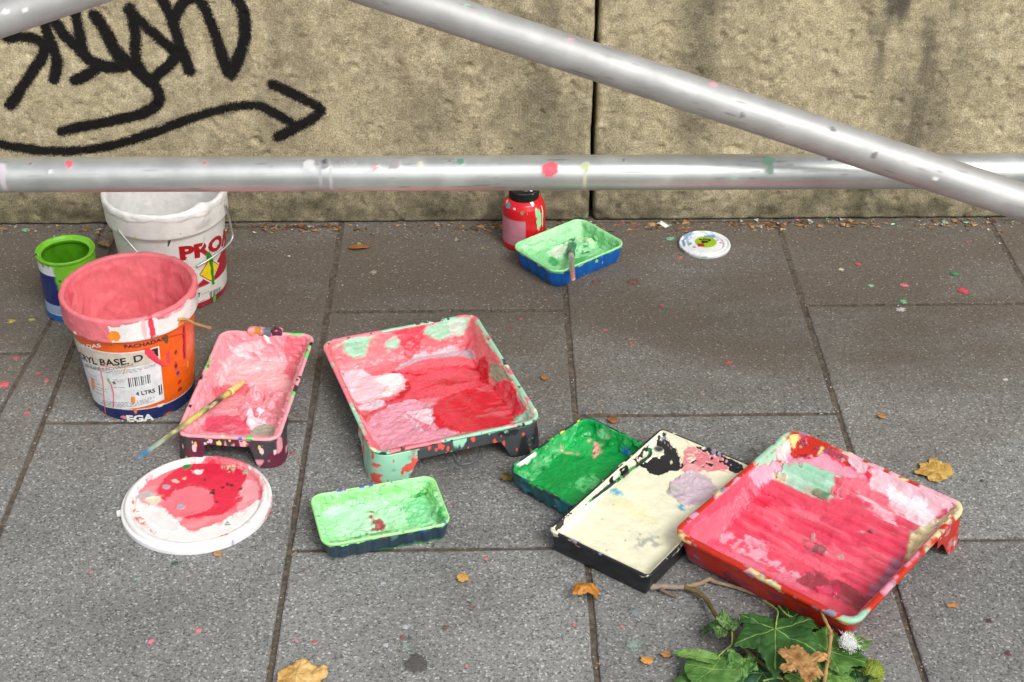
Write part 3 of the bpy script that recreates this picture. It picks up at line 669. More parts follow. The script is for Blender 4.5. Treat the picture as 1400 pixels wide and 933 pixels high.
        c = np.tile(lin(colr), (len(V), 1)) * (1 + 0.15 * fbm(V, 60, 3, seed))[:, None]; ro = np.full(len(V), rough)
        if wallcoat:       # dried paint down the outside: list of (colour, threshold, frequency, zmin, zmax)
            for i, (wc, thr, fq, z0, z1) in enumerate(wallcoat):
                k = sstep(thr - 0.05, thr + 0.05, fbm(V, fq, 4, seed + 50 + i)) * (kd == 1) * (V[:, 2] >= z0) * (V[:, 2] <= z1); c += (lin(wc) - c) * k[:, None]
        if rimcoat:        # paint along the rim: list of (colour, threshold, frequency)
            lo = self.liph * 1.4
            for i, rc in enumerate(rimcoat):
                wc, thr, fq = rc[:3]; f = fbm(V, fq, 4, seed + 80 + i); reach = zr - lo * (1 + 1.2 * f)
                k = sstep(thr - 0.04, thr + 0.04, f + 0.3 * fbm(V, fq * 3, 2, seed + 90 + i)) * (V[:, 2] > reach)
                if len(rc) > 3: k = k * rc[3](V / np.array([self.a, self.b, 1]))
                c += (lin(wc) - c) * k[:, None]; V[:, 2] += 0.0007 * k * (kd == 2) * (1 + fbm(V, 120, 2, seed + i))
        for (n, cols_, r0, r1) in splat: c = spatter(V, c, n, cols_, r0, r1, seed + n)
        self.shell_obj = mesh_obj('tray_shell', V, grid_faces(len(G), m), M_PLASTIC, self.root, c, ro)
        return self.shell_obj
    def legs(self, colr, coat=None, seed=0, apron=0.018, reach_end=0.045, reach_side=0.05, splat=()):
        """two corner legs under the shallow end"""
        a, b, zr = self.a, self.b, self.zr; per = [240, 210, 24]
        w_ = b - self.rad - reach_end + .004; ny_ = 260; ys = np.linspace(-w_, w_, ny_); G = []; prof_ = dense([(a - .0015, zr - .004), (a - .0004, zr - .010), (a + .0006, zr - apron), (a - .0014, zr - apron), (a - .0034, zr - .006), (a - .0015, zr - .004)], .0012)
        for x_, z_ in prof_:
            wob = .0004 * np.sin(ys * 90); G.append(np.stack([np.full(ny_, x_) + wob, ys, np.full(ny_, z_)], 1))
        G = np.array(G); V = G.reshape(-1, 3); c = np.tile(lin(colr), (len(V), 1)) * (1 + 0.2 * fbm(V, 60, 3, seed))[:, None]
        for i, (wc, thr, fq) in enumerate((coat or {}).get(0, [])):
            k = sstep(thr - 0.05, thr + 0.05, fbm(V * np.array([1, 1, .4]), fq, 4, seed + 60 + i)); c += (lin(wc) - c) * k[:, None]
        for (nn_, cols_, r0, r1) in splat: c = spatter(V, c, nn_, cols_, r0, r1, seed + nn_ + 3, elong=2.0)
        mesh_obj('apron', V, grid_faces(len(prof_), ny_, False)[:, ::-1], M_PLASTIC, self.root, c, 0.42)
        for s in (1, -1):
            p, n = rr_ring(a - 0.0025, b - 0.0025, self.rad, *per)
            corner = np.array([a - self.rad, s * (b - self.rad)])
            # order the ring points from the end face round the corner to the side face
            sel = np.where((p[:, 0] > a - self.rad - reach_side - 0.012) & (p[:, 1] * s > b - self.rad - reach_end - 0.012))[0]
            seq = sel[np.argsort(np.arctan2(-(p[sel, 0] - corner[0] + 0.0), s * (p[sel, 1] - corner[1])) * 0 + ((p[sel, 1] * s) - (p[sel, 0])))]
            pp = p[seq]; nn = n[seq]
            d_end = np.maximum(0, (b - self.rad) - pp[:, 1] * s); d_side = np.maximum(0, (a - self.rad) - pp[:, 0])
            t = np.maximum(sstep(reach_end * 0.45, reach_end, d_end), sstep(reach_side * 0.35, reach_side, d_side))
            zb = (zr - apron) * t; rows = []
            for side in (0, 1):
                for j in range(34):
                    w = j / 33 if side == 0 else 1 - j / 33; z = zb + (zr - 0.005 - zb) * w
                    off = (0.0014 + 0.0035 * (1 - z / zr)) - (0.002 if side else 0)
                    q = pp + nn * np.broadcast_to(off, (len(pp),))[:, None]; rows.append(np.concatenate([q, z[:, None]], 1))
            G = np.array(rows + [rows[0]]); V = G.reshape(-1, 3)
            c = np.tile(lin(colr), (len(V), 1)) * (1 + 0.2 * fbm(V, 60, 3, seed))[:, None]
            for i, (wc, thr, fq) in enumerate((coat or {}).get(s, [])):
                k = sstep(thr - 0.05, thr + 0.05, fbm(V, fq, 4, seed + 20 + i)); c += (lin(wc) - c) * k[:, None]
            for (nn_, cols_, r0, r1) in splat: c = spatter(V, c, nn_, cols_, r0, r1, seed + nn_, elong=2.0)
            F = grid_faces(len(G), len(pp), False)
            if s > 0: F = F[:, ::-1]
            mesh_obj('leg', V, F, M_PLASTIC, self.root, c, 0.42)
def ramp(zr, deep=0.004, top=0.020, start=-0.35, ridge=0.0, pitch=0.011):
    def f(sx, sy, x, y):
        t = np.clip((sx - start) / (0.92 - start), 0, 1); z = deep + (zr - top - deep) * t
        if ridge: z = z + ridge * np.maximum(0, np.sin(x * 2 * PI / pitch)) * sstep(0.02, 0.12, t) * sstep(0.95, 0.85, t) * sstep(0.93, 0.88, np.abs(sy)) * sstep(-.6, .1, fbm(np.stack([x, y], 1), 22, 2, 4))
        return z
    return f
def crop(x0, y0, s): return lambda *pts: [(x0 + x * s, y0 + y * s) for x, y in pts]

# --- square tray full of coral and red paint, mint on its rim
c3 = crop(420, 410, 340 / 1220)
tr = Tray('roller_tray', 'square grey roller tray with swirled red and pink paint, mint rim', 'paint tray', [(440, 467), (647, 428), (744, 573), (508, 626)], 0.055, ramp(0.055, 0.004, 0.021, -0.45), radius=0.024, taper=0.012, lip=0.006)
center_tray = tr
MINT = (158, 216, 186)
tr.paint([
    dict(pts=c3((110, 210), (430, 150), (430, 330), (330, 360), (170, 350)), col=(232, 120, 128), amp=.006),
    dict(pts=c3((185, 215), (325, 172), (300, 225), (245, 258), (190, 240)), col=(150, 205, 172), amp=.006),
    dict(pts=c3((100, 205), (240, 180), (330, 165), (300, 190), (150, 222)), col=MINT, amp=.003),
    dict(pts=c3((385, 215), (450, 175), (465, 200), (420, 240)), col=(165, 208, 185), amp=.003),
    dict(pts=c3((585, 125), (700, 82), (800, 75), (785, 150), (700, 182), (590, 172)), col=(160, 212, 182), amp=.008, var=.12),
    dict(pts=c3((690, 110), (770, 100), (770, 150), (710, 165)), col=(196, 222, 205), amp=.006),
    dict(pts=c3((425, 140), (575, 122), (545, 200), (545, 280), (500, 285), (455, 190)), col=(224, 68, 86), amp=.003),
    dict(pts=c3((840, 100), (900, 180), (1010, 400), (1080, 560), (1110, 600), (1120, 570), (1000, 340), (880, 130)), col=(176, 204, 178), amp=.006, var=.12),
    dict(pts=c3((835, 130), (870, 160), (960, 330), (960, 430), (880, 400), (850, 300)), col=(232, 132, 134), amp=.005),
    dict(pts=c3((905, 310), (960, 320), (1010, 430), (965, 455), (920, 380)), col=(140, 185, 150), amp=.006),
    dict(pts=c3((400, 372), (470, 305), (610, 252), (700, 232), (790, 250), (830, 300), (640, 305), (480, 345)), col=(196, 178, 188), amp=.007),
    dict(pts=c3((395, 372), (480, 340), (620, 296), (800, 288), (840, 330), (620, 372), (450, 380)), col=(240, 104, 118), amp=.004, rough=.3),
    dict(pts=c3((420, 370), (540, 350), (700, 335), (860, 292), (905, 400), (830, 440), (700, 470), (560, 505), (350, 528), (440, 470), (490, 430)), col=(236, 82, 100), amp=.005, rough=.28, streak=((198, 14, 38), 52, 1.3, 1.0), lump=.0006),
    dict(kind='line', w=.0035, pts=c3((425, 362), (470, 400), (500, 440), (440, 490), (360, 512)), col=(206, 24, 44), amp=.004, rough=.25),
    dict(kind='line', w=.0014, pts=c3((430, 355), (540, 372), (660, 350), (740, 330)), col=(196, 24, 44), amp=.003, rough=.25),
    dict(kind='line', w=.0014, pts=c3((560, 450), (640, 420), (760, 395), (860, 330)), col=(214, 40, 60), amp=.003, rough=.25),
    dict(pts=c3((850, 300), (880, 290), (905, 400), (860, 420), (840, 400)), col=(206, 20, 42), amp=.004, rough=.25),
    dict(pts=c3((140, 370), (230, 338), (330, 372), (430, 378), (465, 405), (440, 455), (370, 485), (250, 520), (170, 450)), col=(243, 208, 220), amp=.006, th=.0012, var=.08, lump=.0008),
    dict(pts=c3((320, 395), (430, 375), (462, 408), (440, 450), (380, 482), (360, 470), (400, 430)), col=(246, 240, 242), amp=.004, th=.0008),
    dict(pts=c3((230, 510), (350, 500), (370, 525), (270, 550)), col=(226, 208, 222), amp=.005),
    dict(kind='line', w=.003, pts=c3((240, 545), (330, 552), (430, 525)), col=(222, 60, 84), amp=.004),
    dict(pts=c3((250, 570), (430, 522), (640, 512), (660, 600), (760, 690), (580, 760), (400, 790), (330, 700)), col=(232, 156, 178), amp=.005, th=.0012, lump=.0016, lfreq=95, var=.12),
    dict(pts=c3((470, 575), (550, 542), (640, 552), (655, 590), (620, 612), (570, 655), (520, 615)), col=(246, 208, 222), amp=.004, th=.0008, lump=.0008),
    dict(kind='line', w=.004, pts=c3((480, 575), (520, 590), (600, 660)), col=(226, 130, 158), amp=.004),
    dict(pts=c3((640, 505), (760, 455), (900, 430), (1020, 390), (1060, 560), (1040, 600), (960, 640), (860, 668), (760, 660), (625, 615)), col=(218, 28, 54), amp=.004, th=.001, rough=.17, streak=((236, 62, 82), 40, .2, .6), lump=.001, lfreq=55),
    dict(kind='line', w=.002, pts=c3((640, 500), (700, 470), (800, 440), (940, 452)), col=(236, 90, 110), amp=.003),
    dict(pts=c3((1035, 600), (1080, 560), (1140, 600), (1090, 640), (900, 690), (640, 740), (560, 770), (650, 700), (760, 668), (880, 672)), col=(156, 214, 188), amp=.006, th=.0008),
    dict(pts=c3((850, 680), (960, 655), (1010, 650), (960, 685), (860, 705)), col=(232, 170, 186), amp=.004),
    dict(kind='line', w=.0018, pts=c3((735, 210), (760, 225), (770, 250), (800, 270)), col=(110, 60, 66), amp=.003, broken=.1),
], (232, 112, 122), seed=21, thick=.001, tex=.0009, rough=.30)
tr.shell((66, 70, 72), [(26, [(20, 20, 22), (226, 226, 220), (232, 222, 150)], .001, .004), (14, [MINT, (226, 90, 80)], .002, .009)], 5, .45,
         rimcoat=[(MINT, -.35, 30), ((228, 126, 140), .12, 14), ((236, 232, 190), .42, 30), ((40, 42, 44), .40, 60), ((232, 132, 146), -.2, 20, lambda q: sstep(.9, .96, -q[:, 1]) * sstep(.35, .1, q[:, 0]))], wallcoat=[(MINT, .02, 22, 0, 1), ((40, 44, 46), .3, 50, 0, 1), ((222, 92, 80), .42, 45, 0, 1)])
tr.legs((66, 70, 72), {0: [(MINT, .35, 40), ((226, 92, 84), .40, 45)], 1: [((40, 44, 46), .1, 40), (MINT, .45, 40)], -1: [(MINT, -.25, 16), ((226, 92, 84), .38, 40)]}, 8, apron=.022, splat=[(9, [(224, 86, 74)], .002, .006)])
# wire hook under the front edge
hk = [tr.Rm.T @ (gz(*p, .03) - np.array([tr.c[0], tr.c[1], 0])) for p in ((620, 622), (626, 634), (640, 634), (652, 629), (657, 618))]
tube('hook', smooth_line(hk, 5), .0022, M_PLASTIC, tr.root, (78, 84, 88), .4, 8)

# --- long tray of pink paint
c2 = crop(150, 420, .375)
tr = Tray('roller_tray', 'long narrow roller tray thickly caked with pale pink paint', 'paint tray', [(304, 451), (430, 457), (382, 606), (238, 592)], 0.05, ramp(0.05, 0.006, 0.020, -0.2), radius=0.02, taper=0.010, lip=0.006)
long_tray = tr
def lumps(UV, P):
    h = np.zeros(len(UV))
    for (x, y, r, hh) in ((350, 545, .015, .016), (368, 556, .013, .013), (338, 563, .015, .011), (378, 545, .013, .010), (360, 567, .011, .013), (345, 580, .013, .008)):
        d = np.linalg.norm(UV - tr.pick(x, y), axis=1) + .006 * fbm(UV, 70, 3, x); h = np.maximum(h, hh * np.clip(1 - (d / r) ** 2, 0, 1) * (0.7 + .8 * np.abs(fbm(UV, 90, 2, y))))
    return h + .0018 * np.abs(fbm(UV * np.array([1, .35]), 60, 3, 5))
tr.paint([
    dict(pts=c2((440, 160), (560, 190), (690, 200), (690, 300), (560, 300), (380, 330), (370, 280)), col=(240, 176, 182), amp=.008, var=.08),
    dict(pts=c2((370, 285), (480, 290), (520, 320), (420, 330), (370, 330)), col=(232, 112, 128), amp=.006),
    dict(pts=c2((640, 120), (710, 110), (700, 200), (660, 280), (640, 230)), col=(228, 120, 134), amp=.007),
    dict(pts=c2((350, 420), (450, 400), (520, 440), (520, 475), (350, 470)), col=(228, 84, 112), amp=.007, rough=.3),
    dict(pts=c2((250, 400), (330, 340), (350, 420), (270, 450)), col=(240, 170, 184), amp=.006),
    dict(pts=c2((490, 400), (560, 395), (570, 450), (520, 460)), col=(236, 214, 222), amp=.004, th=.001),
    dict(pts=c2((530, 455), (600, 440), (610, 480), (530, 480)), col=(170, 165, 150), amp=.003),
    dict(pts=c2((430, 130), (540, 120), (560, 150), (470, 190)), col=(246, 192, 198), amp=.006, th=.001),
    dict(pts=c2((560, 80), (570, 80), (588, 128), (570, 125)), col=(246, 236, 236), amp=.001, th=.001),
    dict(pts=c2((400, 200), (620, 190), (600, 230), (420, 240)), col=(246, 196, 200), amp=.006, al=.7),
], (236, 150, 162), seed=33, thick=.0016, tex=.0016, tfreq=(80, 200), rough=.30, extra=lumps)
tr.shell((70, 42, 54), [(30, [(120, 214, 120), (60, 130, 200), (236, 226, 180), (30, 28, 30), (226, 90, 110)], .002, .007), (16, [(110, 210, 110)], .003, .008)], 15, .4,
         rimcoat=[((240, 164, 176), -.55, 20), ((120, 210, 120), .38, 40), ((40, 36, 40), .44, 60)], wallcoat=[((46, 46, 50), .0, 20, 0, 1), ((150, 40, 80), .2, 30, 0, 1), ((240, 190, 196), .3, 40, .02, 1)])
tr.legs((96, 34, 56), {0: [((60, 56, 60), .0, 20), ((238, 160, 176), .3, 40)], 1: [((60, 60, 64), -.1, 18), ((226, 150, 166), .25, 30)], -1: [((62, 60, 62), -.05, 20), ((222, 210, 120), .3, 40)]}, 18, splat=[(6, [(226, 206, 110), (236, 200, 206)], .002, .005)], apron=.014, reach_end=.026, reach_side=.034)
for i, (pts, r_, cc) in enumerate([([(345, 552), (350, 541), (361, 540), (366, 550), (360, 560), (352, 556)], .0042, (236, 150, 162)), ([(366, 562), (376, 552), (386, 548), (384, 541)], .0046, (240, 166, 176)), ([(330, 574), (338, 566), (348, 563), (352, 572)], .0040, (232, 132, 148)), ([(356, 575), (364, 570), (372, 571)], .0036, (236, 150, 164))]):
    P = smooth_line([tr.Rm.T @ (tr.world(x, y, .003 + .003 * (j % 2)) - np.array([tr.c[0], tr.c[1], 0])) for j, (x, y) in enumerate(pts)], 6)
    tube('paint_curl', P, np.array([r_ * (.5 + .6 * math.sin(PI * (.12 + .76 * q / (len(P) - 1)))) for q in range(len(P))]), M_PAINT, tr.root, cc, .4, 12, .0016, i)
for (px, py, cc, w) in ((352, 446, (196, 132, 50), .012), (366, 444, (96, 108, 122), .010), (382, 447, (88, 36, 58), .008)):   # clips on the back lip
    p = tr.Rm.T @ (gz(px, py, .053) - np.array([tr.c[0], tr.c[1], 0])); p[0] = -tr.a + .003; h = w
    G = []
    for zz, ww in ((-.010, .8), (-.006, 1), (.003, 1), (.0055, .8), (.0058, .3)):
        q, _ = rr_ring(.006 * ww, h * ww, .002, 4, 5, 4); G.append(np.concatenate([q + p[:2], np.full((len(q), 1), p[2] + zz)], 1))
    G = np.array(G); V = G.reshape(-1, 3); F = [tuple(f) for f in grid_faces(len(G), G.shape[1])] + [tuple((len(G) - 1) * G.shape[1] + i for i in range(G.shape[1]))]
    V = V + .0008 * np.stack([fbm(V, 120, 2, 1), fbm(V, 120, 2, 2), fbm(V, 120, 2, 3)], 1)
    cl = np.tile(lin(cc), (len(V), 1)); k = sstep(.05, .2, fbm(V, 90, 3, px)); cl += (lin((238, 160, 172)) - cl) * k[:, None]
    mesh_obj('clip', V, F, M_PLASTIC, tr.root, cl, .4)

# --- red tray with ridged ramp
c7 = crop(900, 570, 450 / 1354)
tr = Tray('roller_tray', 'large red roller tray smeared with coral pink paint and a mint patch', 'paint tray', [(1164, 862), (922, 722), (1080, 587), (1327, 688)], 0.058, ramp(0.058, 0.005, 0.018, -0.42, .0062, .0175), radius=0.022, taper=0.012, lip=0.008, liph=.007)
red_tray = tr
tr.paint([
    dict(pts=c7((430, 110), (540, 55), (720, 130), (800, 200), (700, 170), (560, 175), (480, 210), (400, 230)), bare=True, col=0, amp=.008),
    dict(pts=c7((1150, 320), (1260, 330), (1250, 400), (1190, 420)), bare=True, col=0, amp=.008),
    dict(pts=c7((490, 120), (520, 85), (545, 125), (515, 180), (490, 165)), col=(222, 204, 198), amp=.003),
    dict(pts=c7((540, 70), (580, 60), (560, 130), (545, 110)), col=(222, 206, 120), amp=.003),
    dict(pts=c7((380, 230), (470, 180), (520, 190), (470, 260), (400, 290)), col=(222, 160, 182), amp=.006),
    dict(pts=c7((530, 165), (700, 160), (790, 215), (860, 250), (850, 275), (740, 250), (560, 195)), col=(232, 158, 182), amp=.006, var=.12),
    dict(pts=c7((560, 140), (620, 150), (610, 175), (570, 165)), col=(150, 30, 30), amp=.002),
    dict(pts=c7((600, 100), (740, 140), (780, 175), (700, 165), (620, 130)), col=(176, 70, 92), amp=.006, broken=.1),
    dict(pts=c7((320, 330), (400, 290), (700, 390), (1040, 540), (1000, 610), (900, 720), (700, 660), (500, 560), (260, 470)), col=(226, 72, 102), amp=.006, streak=((240, 112, 130), 60, 1.57, .7), rough=.4),
    dict(pts=c7((320, 340), (380, 310), (660, 395), (650, 425), (560, 400), (350, 350)), col=(226, 58, 90), amp=.006, streak=((244, 120, 140), 70, 1.57, .8), lump=.001),
    dict(pts=c7((500, 215), (560, 192), (745, 250), (748, 300), (700, 332), (560, 302), (480, 265)), col=(160, 210, 182), amp=.004, th=.0006, streak=((190, 222, 204), 60, 1.57, .7)),
    dict(pts=c7((640, 310), (700, 318), (695, 334), (640, 330)), col=(70, 150, 110), amp=.003),
    dict(pts=c7((470, 240), (520, 250), (515, 278), (475, 262)), col=(226, 220, 180), amp=.003),
    dict(pts=c7((745, 255), (880, 280), (990, 400), (1000, 450), (900, 390), (850, 340), (740, 340), (720, 300)), col=(224, 66, 94), amp=.006, streak=((240, 140, 156), 70, 1.57, .6), lump=.001),
    dict(pts=c7((860, 192), (935, 208), (900, 260), (875, 275), (850, 235)), col=(220, 44, 74), amp=.003),
    dict(pts=c7((790, 160), (870, 190), (850, 240), (820, 215)), col=(236, 200, 212), amp=.004),
    dict(pts=c7((930, 205), (1190, 330), (1200, 390), (1130, 455), (1100, 480), (1000, 405), (900, 310), (880, 265)), col=(238, 196, 208), amp=.007, var=.12, th=.0006, lump=.0008),
    dict(pts=c7((930, 300), (1040, 330), (1140, 410), (1110, 460), (1000, 390)), col=(244, 226, 234), amp=.008),
    dict(pts=c7((1130, 420), (1190, 380), (1190, 410), (1140, 455)), col=(226, 90, 124), amp=.004),
    dict(pts=c7((840, 310), (980, 440), (960, 445), (830, 330)), col=(246, 190, 202), amp=.003),
    dict(pts=c7((1000, 450), (1070, 470), (1100, 490), (1060, 500)), col=(150, 150, 140), amp=.004, broken=.05),
    dict(pts=c7((240, 475), (330, 480), (430, 520), (480, 590), (650, 650), (640, 690), (560, 670), (400, 600), (260, 520)), col=(232, 164, 184), amp=.008, broken=.12, var=.12),
    dict(pts=c7((220, 520), (400, 600), (600, 690), (580, 710), (300, 590)), col=(222, 112, 138), amp=.005),
    dict(pts=c7((630, 655), (760, 690), (900, 755), (860, 800), (740, 745), (560, 690)), col=(158, 62, 74), amp=.006, rough=.25),
    dict(pts=c7((650, 705), (720, 720), (715, 745), (660, 735)), col=(214, 44, 96), amp=.005, th=.002, lump=.002),
    dict(pts=c7((870, 700), (980, 600), (1000, 620), (900, 740)), col=(188, 124, 150), amp=.005),
    dict(pts=c7((610, 520), (690, 545), (680, 560), (620, 540)), col=(150, 96, 100), amp=.004, broken=.1),
    dict(kind='dots', w=.0018, pts=c7((362, 383), (390, 398), (440, 432), (480, 455), (870, 470), (880, 475)), col=(80, 50, 54), amp=.002),
    dict(kind='dots', w=.004, pts=c7((640, 490), (325, 560), (830, 480), (745, 580)), col=(196, 160, 156), amp=.004),
    dict(pts=c7((1050, 480), (1200, 400), (1260, 370), (1250, 400), (1130, 510), (1060, 590), (1030, 580)), col=(226, 214, 170), amp=.004, broken=.35),
    dict(pts=c7((420, 140), (510, 60), (540, 70), (480, 130), (440, 160)), col=(160, 206, 180), amp=.003),
    dict(pts=c7((160, 440), (330, 330), (380, 320), (300, 430), (210, 520), (140, 510)), col=(238, 106, 126), amp=.005),
], (226, 80, 104), seed=41, thick=.0008, tex=.0005, rough=.32)
tr.shell((198, 44, 26), [(60, [(120, 120, 150), (232, 222, 110), (236, 190, 200), (160, 110, 130)], .001, .004), (26, [(210, 170, 170), (150, 60, 80)], .002, .007)], 25, .35,
         rimcoat=[((222, 150, 170), .30, 18), ((160, 206, 180), .42, 16), ((224, 210, 150), .36, 26), ((150, 138, 160), .34, 60), ((228, 176, 190), -.15, 22, lambda q: sstep(.90, .96, q[:, 0]) * sstep(.5, .2, q[:, 1])), ((226, 214, 170), -.1, 26, lambda q: sstep(.86, .93, -q[:, 1]) * sstep(.15, .5, q[:, 0])), ((160, 206, 180), -.1, 26, lambda q: sstep(.86, .93, q[:, 1]) * sstep(.3, .6, q[:, 0]))], wallcoat=[((150, 46, 62), .12, 26, 0, .034), ((176, 84, 100), .34, 40, 0, .03)])
tr.legs((182, 46, 34), {1: [((226, 206, 140), .45, 50)], -1: [((190, 120, 120), .3, 40)]}, 28, apron=.022, reach_end=.022, splat=[(6, [(226, 200, 190)], .001, .003)])

# --- black tray of cream paint
c6 = crop(690, 550, 350 / 1209)
tr = Tray('roller_tray', 'black roller tray filled with cream paint and a lilac dab', 'paint tray', [(886, 792), (750, 722), (905, 584), (1036, 640)], 0.040, ramp(0.040, 0.020, 0.008, -0.6), radius=0.010, taper=0.004, lip=0.004, fillet=.003, sole=0.0)
tr.paint([
    dict(pts=c6((590, 280), (640, 180), (745, 105), (900, 180), (1150, 280), (1090, 335), (900, 300), (800, 325), (700, 330), (640, 310)), bare=True, col=0, amp=.006, freq=70),
    dict(pts=c6((690, 190), (720, 170), (760, 250), (700, 275), (640, 290), (650, 250)), col=(232, 232, 204), amp=.007, freq=110),
    dict(pts=c6((780, 130), (850, 170), (900, 230), (860, 290), (820, 270), (800, 200)), col=(232, 232, 204), amp=.008, freq=110),
    dict(kind='line', w=.0022, pts=c6((760, 120), (880, 170), (960, 225)), col=(228, 228, 200), amp=.004, broken=.0),
    dict(pts=c6((840, 210), (930, 230), (1060, 285), (1030, 330), (900, 335), (830, 310)), col=(222, 128, 138), amp=.008, broken=.25),
    dict(pts=c6((840, 300), (900, 310), (890, 345), (840, 345)), col=(230, 150, 158), amp=.006),
    dict(kind='dots', w=.0075, pts=c6((728, 226)), col=(96, 104, 110), amp=.001, rough=.3),
    dict(kind='dots', w=.0055, pts=c6((728, 228)), col=(58, 66, 72), amp=.001, th=-.0012, rough=.3),
    dict(pts=c6((545, 320), (580, 310), (570, 335), (545, 340)), bare=True, col=0, amp=.004),
    dict(pts=c6((495, 350), (515, 345), (510, 385), (495, 380)), bare=True, col=0, amp=.003),
    dict(pts=c6((220, 570), (300, 505), (320, 530), (250, 600)), bare=True, col=0, amp=.004),
    dict(pts=c6((780, 430), (830, 350), (920, 335), (990, 400), (985, 440), (900, 500), (820, 480)), col=(200, 180, 194), amp=.005, th=.0014, lump=.002, lfreq=90, var=.12),
    dict(pts=c6((780, 400), (810, 390), (810, 460), (780, 440)), col=(170, 170, 160), amp=.006, broken=.05),
    dict(pts=c6((500, 440), (560, 450), (720, 580), (700, 600), (520, 500)), col=(232, 230, 186), amp=.010, soft=.006, al=.7),
    dict(pts=c6((640, 640), (720, 640), (760, 680), (700, 710), (620, 680)), col=(178, 180, 168), amp=.010, broken=.0, bfreq=90),
    dict(pts=c6((510, 415), (550, 425), (545, 450), (515, 440)), col=(110, 180, 205), amp=.006, broken=-.05),
    dict(pts=c6((810, 490), (850, 490), (845, 520), (815, 515)), col=(100, 176, 205), amp=.006, broken=-.05),
    dict(kind='dots', w=.0012, pts=c6((640, 630), (590, 610), (515, 490), (460, 558), (570, 660), (480, 705)), col=(120, 110, 100), amp=.001),
], (236, 235, 208), seed=51, smear=.25, thick=.0012, tex=.0003, rough=.45, var=.04)
tr.shell((34, 36, 42), [(40, [(230, 230, 205), (226, 150, 170), (120, 140, 170)], .0006, .003)], 35, .4, rimcoat=[((232, 232, 206), .34, 40), ((150, 140, 160), .42, 60), ((220, 140, 160), .5, 60)], wallcoat=[((22, 22, 26), .1, 30, 0, 1)])

# --- small ribbed trays
def flat(z): return lambda sx, sy, x, y: np.full(np.shape(x), z)
tr = Tray('scoop_tray', 'small ribbed tray with teal sides full of dark green paint', 'paint tray', [(699, 643), (794, 566), (898, 612), (792, 702)], 0.034, flat(.006), radius=0.020, taper=0.005, lip=0.003, fillet=.004, sole=0.0, ribs=(.021, .0022))
tr.paint([
    dict(pts=c6((60, 340), (280, 100), (330, 70), (340, 160), (250, 260), (120, 370)), col=(60, 176, 100), amp=.006, streak=((150, 214, 160), 60, 1.0, .6), broken=.3),
    dict(pts=c6((430, 130), (500, 110), (520, 160), (470, 180)), col=(120, 200, 140), amp=.006),
    dict(pts=c6((270, 190), (400, 170), (420, 230), (300, 260)), col=(40, 178, 92), amp=.008),
    dict(pts=c6((262, 215), (300, 235), (320, 245), (285, 248)), col=(226, 160, 150), amp=.003, th=.0008),
    dict(pts=c6((420, 190), (445, 210), (440, 250), (415, 255)), col=(226, 160, 150), amp=.004, th=.0008, broken=.2),
    dict(kind='dots', w=.003, pts=c6((350, 245), (400, 185), (430, 200)), col=(216, 170, 150), amp=.003),
    dict(pts=c6((340, 390), (420, 360), (440, 400), (370, 440)), col=(90, 196, 120), amp=.006, broken=.1),
    dict(pts=c6((60, 290), (130, 235), (135, 250), (80, 300)), col=(236, 236, 232), amp=.003),
    dict(pts=c6((560, 180), (600, 160), (600, 210), (570, 230)), col=(28, 150, 70), amp=.004),
    dict(pts=c6((565, 235), (585, 215), (590, 245), (570, 255)), col=(40, 90, 190), amp=.003),
], (6, 150, 68), seed=61, thick=.001, tex=.0012, rough=.3, var=.14)
tr.shell((20, 84, 96), [(20, [(220, 200, 40), (30, 30, 34), (240, 240, 236)], .001, .005)], 45, .35, rimcoat=[((36, 44, 48), -.1, 26), ((226, 206, 60), .40, 40), ((238, 238, 234), .5, 40), ((40, 160, 80), .35, 60)], wallcoat=[((40, 120, 130), .15, 30, 0, 1), ((14, 50, 60), .25, 40, 0, .012)])

c4 = crop(400, 540, 360 / 1344)
tr = Tray('scoop_tray', 'small dark ribbed tray brimming with pale minty green paint', 'paint tray', [(423, 676), (592, 650), (619, 714), (440, 750)], 0.034, flat(.007), radius=0.018, taper=0.005, lip=0.003, fillet=.004, sole=0.0, ribs=(.0225, .0022))
tr.paint([
    dict(pts=c4((110, 520), (300, 480), (700, 440), (740, 520), (600, 510), (330, 540), (170, 610), (130, 600)), col=(150, 222, 140), amp=.008, var=.12),
    dict(pts=c4((150, 600), (330, 545), (420, 550), (300, 640), (160, 650)), col=(190, 238, 205), amp=.008, th=.001),
    dict(pts=c4((330, 560), (480, 530), (560, 620), (480, 700), (280, 720), (220, 700)), col=(182, 238, 192), amp=.01, th=.001, lump=.002),
    dict(pts=c4((600, 505), (650, 490), (700, 490), (690, 530), (660, 515), (610, 520)), col=(34, 160, 66), amp=.004),
    dict(pts=c4((600, 560), (700, 560), (740, 640), (690, 690), (600, 680)), col=(150, 226, 170), amp=.01, th=.0012, lump=.002, streak=((110, 205, 130), 50, .6, .5)),
    dict(pts=c4((760, 600), (790, 570), (790, 640), (770, 660)), col=(60, 190, 90), amp=.006),
    dict(pts=c4((390, 600), (415, 600), (410, 612), (392, 612)), col=(160, 60, 66), amp=.003),
    dict(pts=c4((395, 640), (410, 632), (410, 655), (397, 655)), col=(160, 60, 66), amp=.003),
    dict(pts=c4((415, 675), (440, 655), (462, 670), (455, 695), (405, 712), (420, 690)), col=(166, 84, 86), amp=.004, broken=.3),
], (166, 236, 170), seed=71, thick=.002, tex=.002, tfreq=(85, 220), rough=.32, var=.08)
tr.shell((44, 66, 80), [(26, [(40, 190, 90), (220, 200, 50), (30, 60, 170), (226, 150, 190), (200, 205, 215)], .002, .006)], 55, .35, rimcoat=[((164, 238, 150), -.6, 30), ((36, 70, 190), .5, 40), ((170, 60, 60), .58, 40)], wallcoat=[((70, 110, 120), .2, 30, 0, 1), ((60, 180, 90), -.1, 24, 0, .004)])

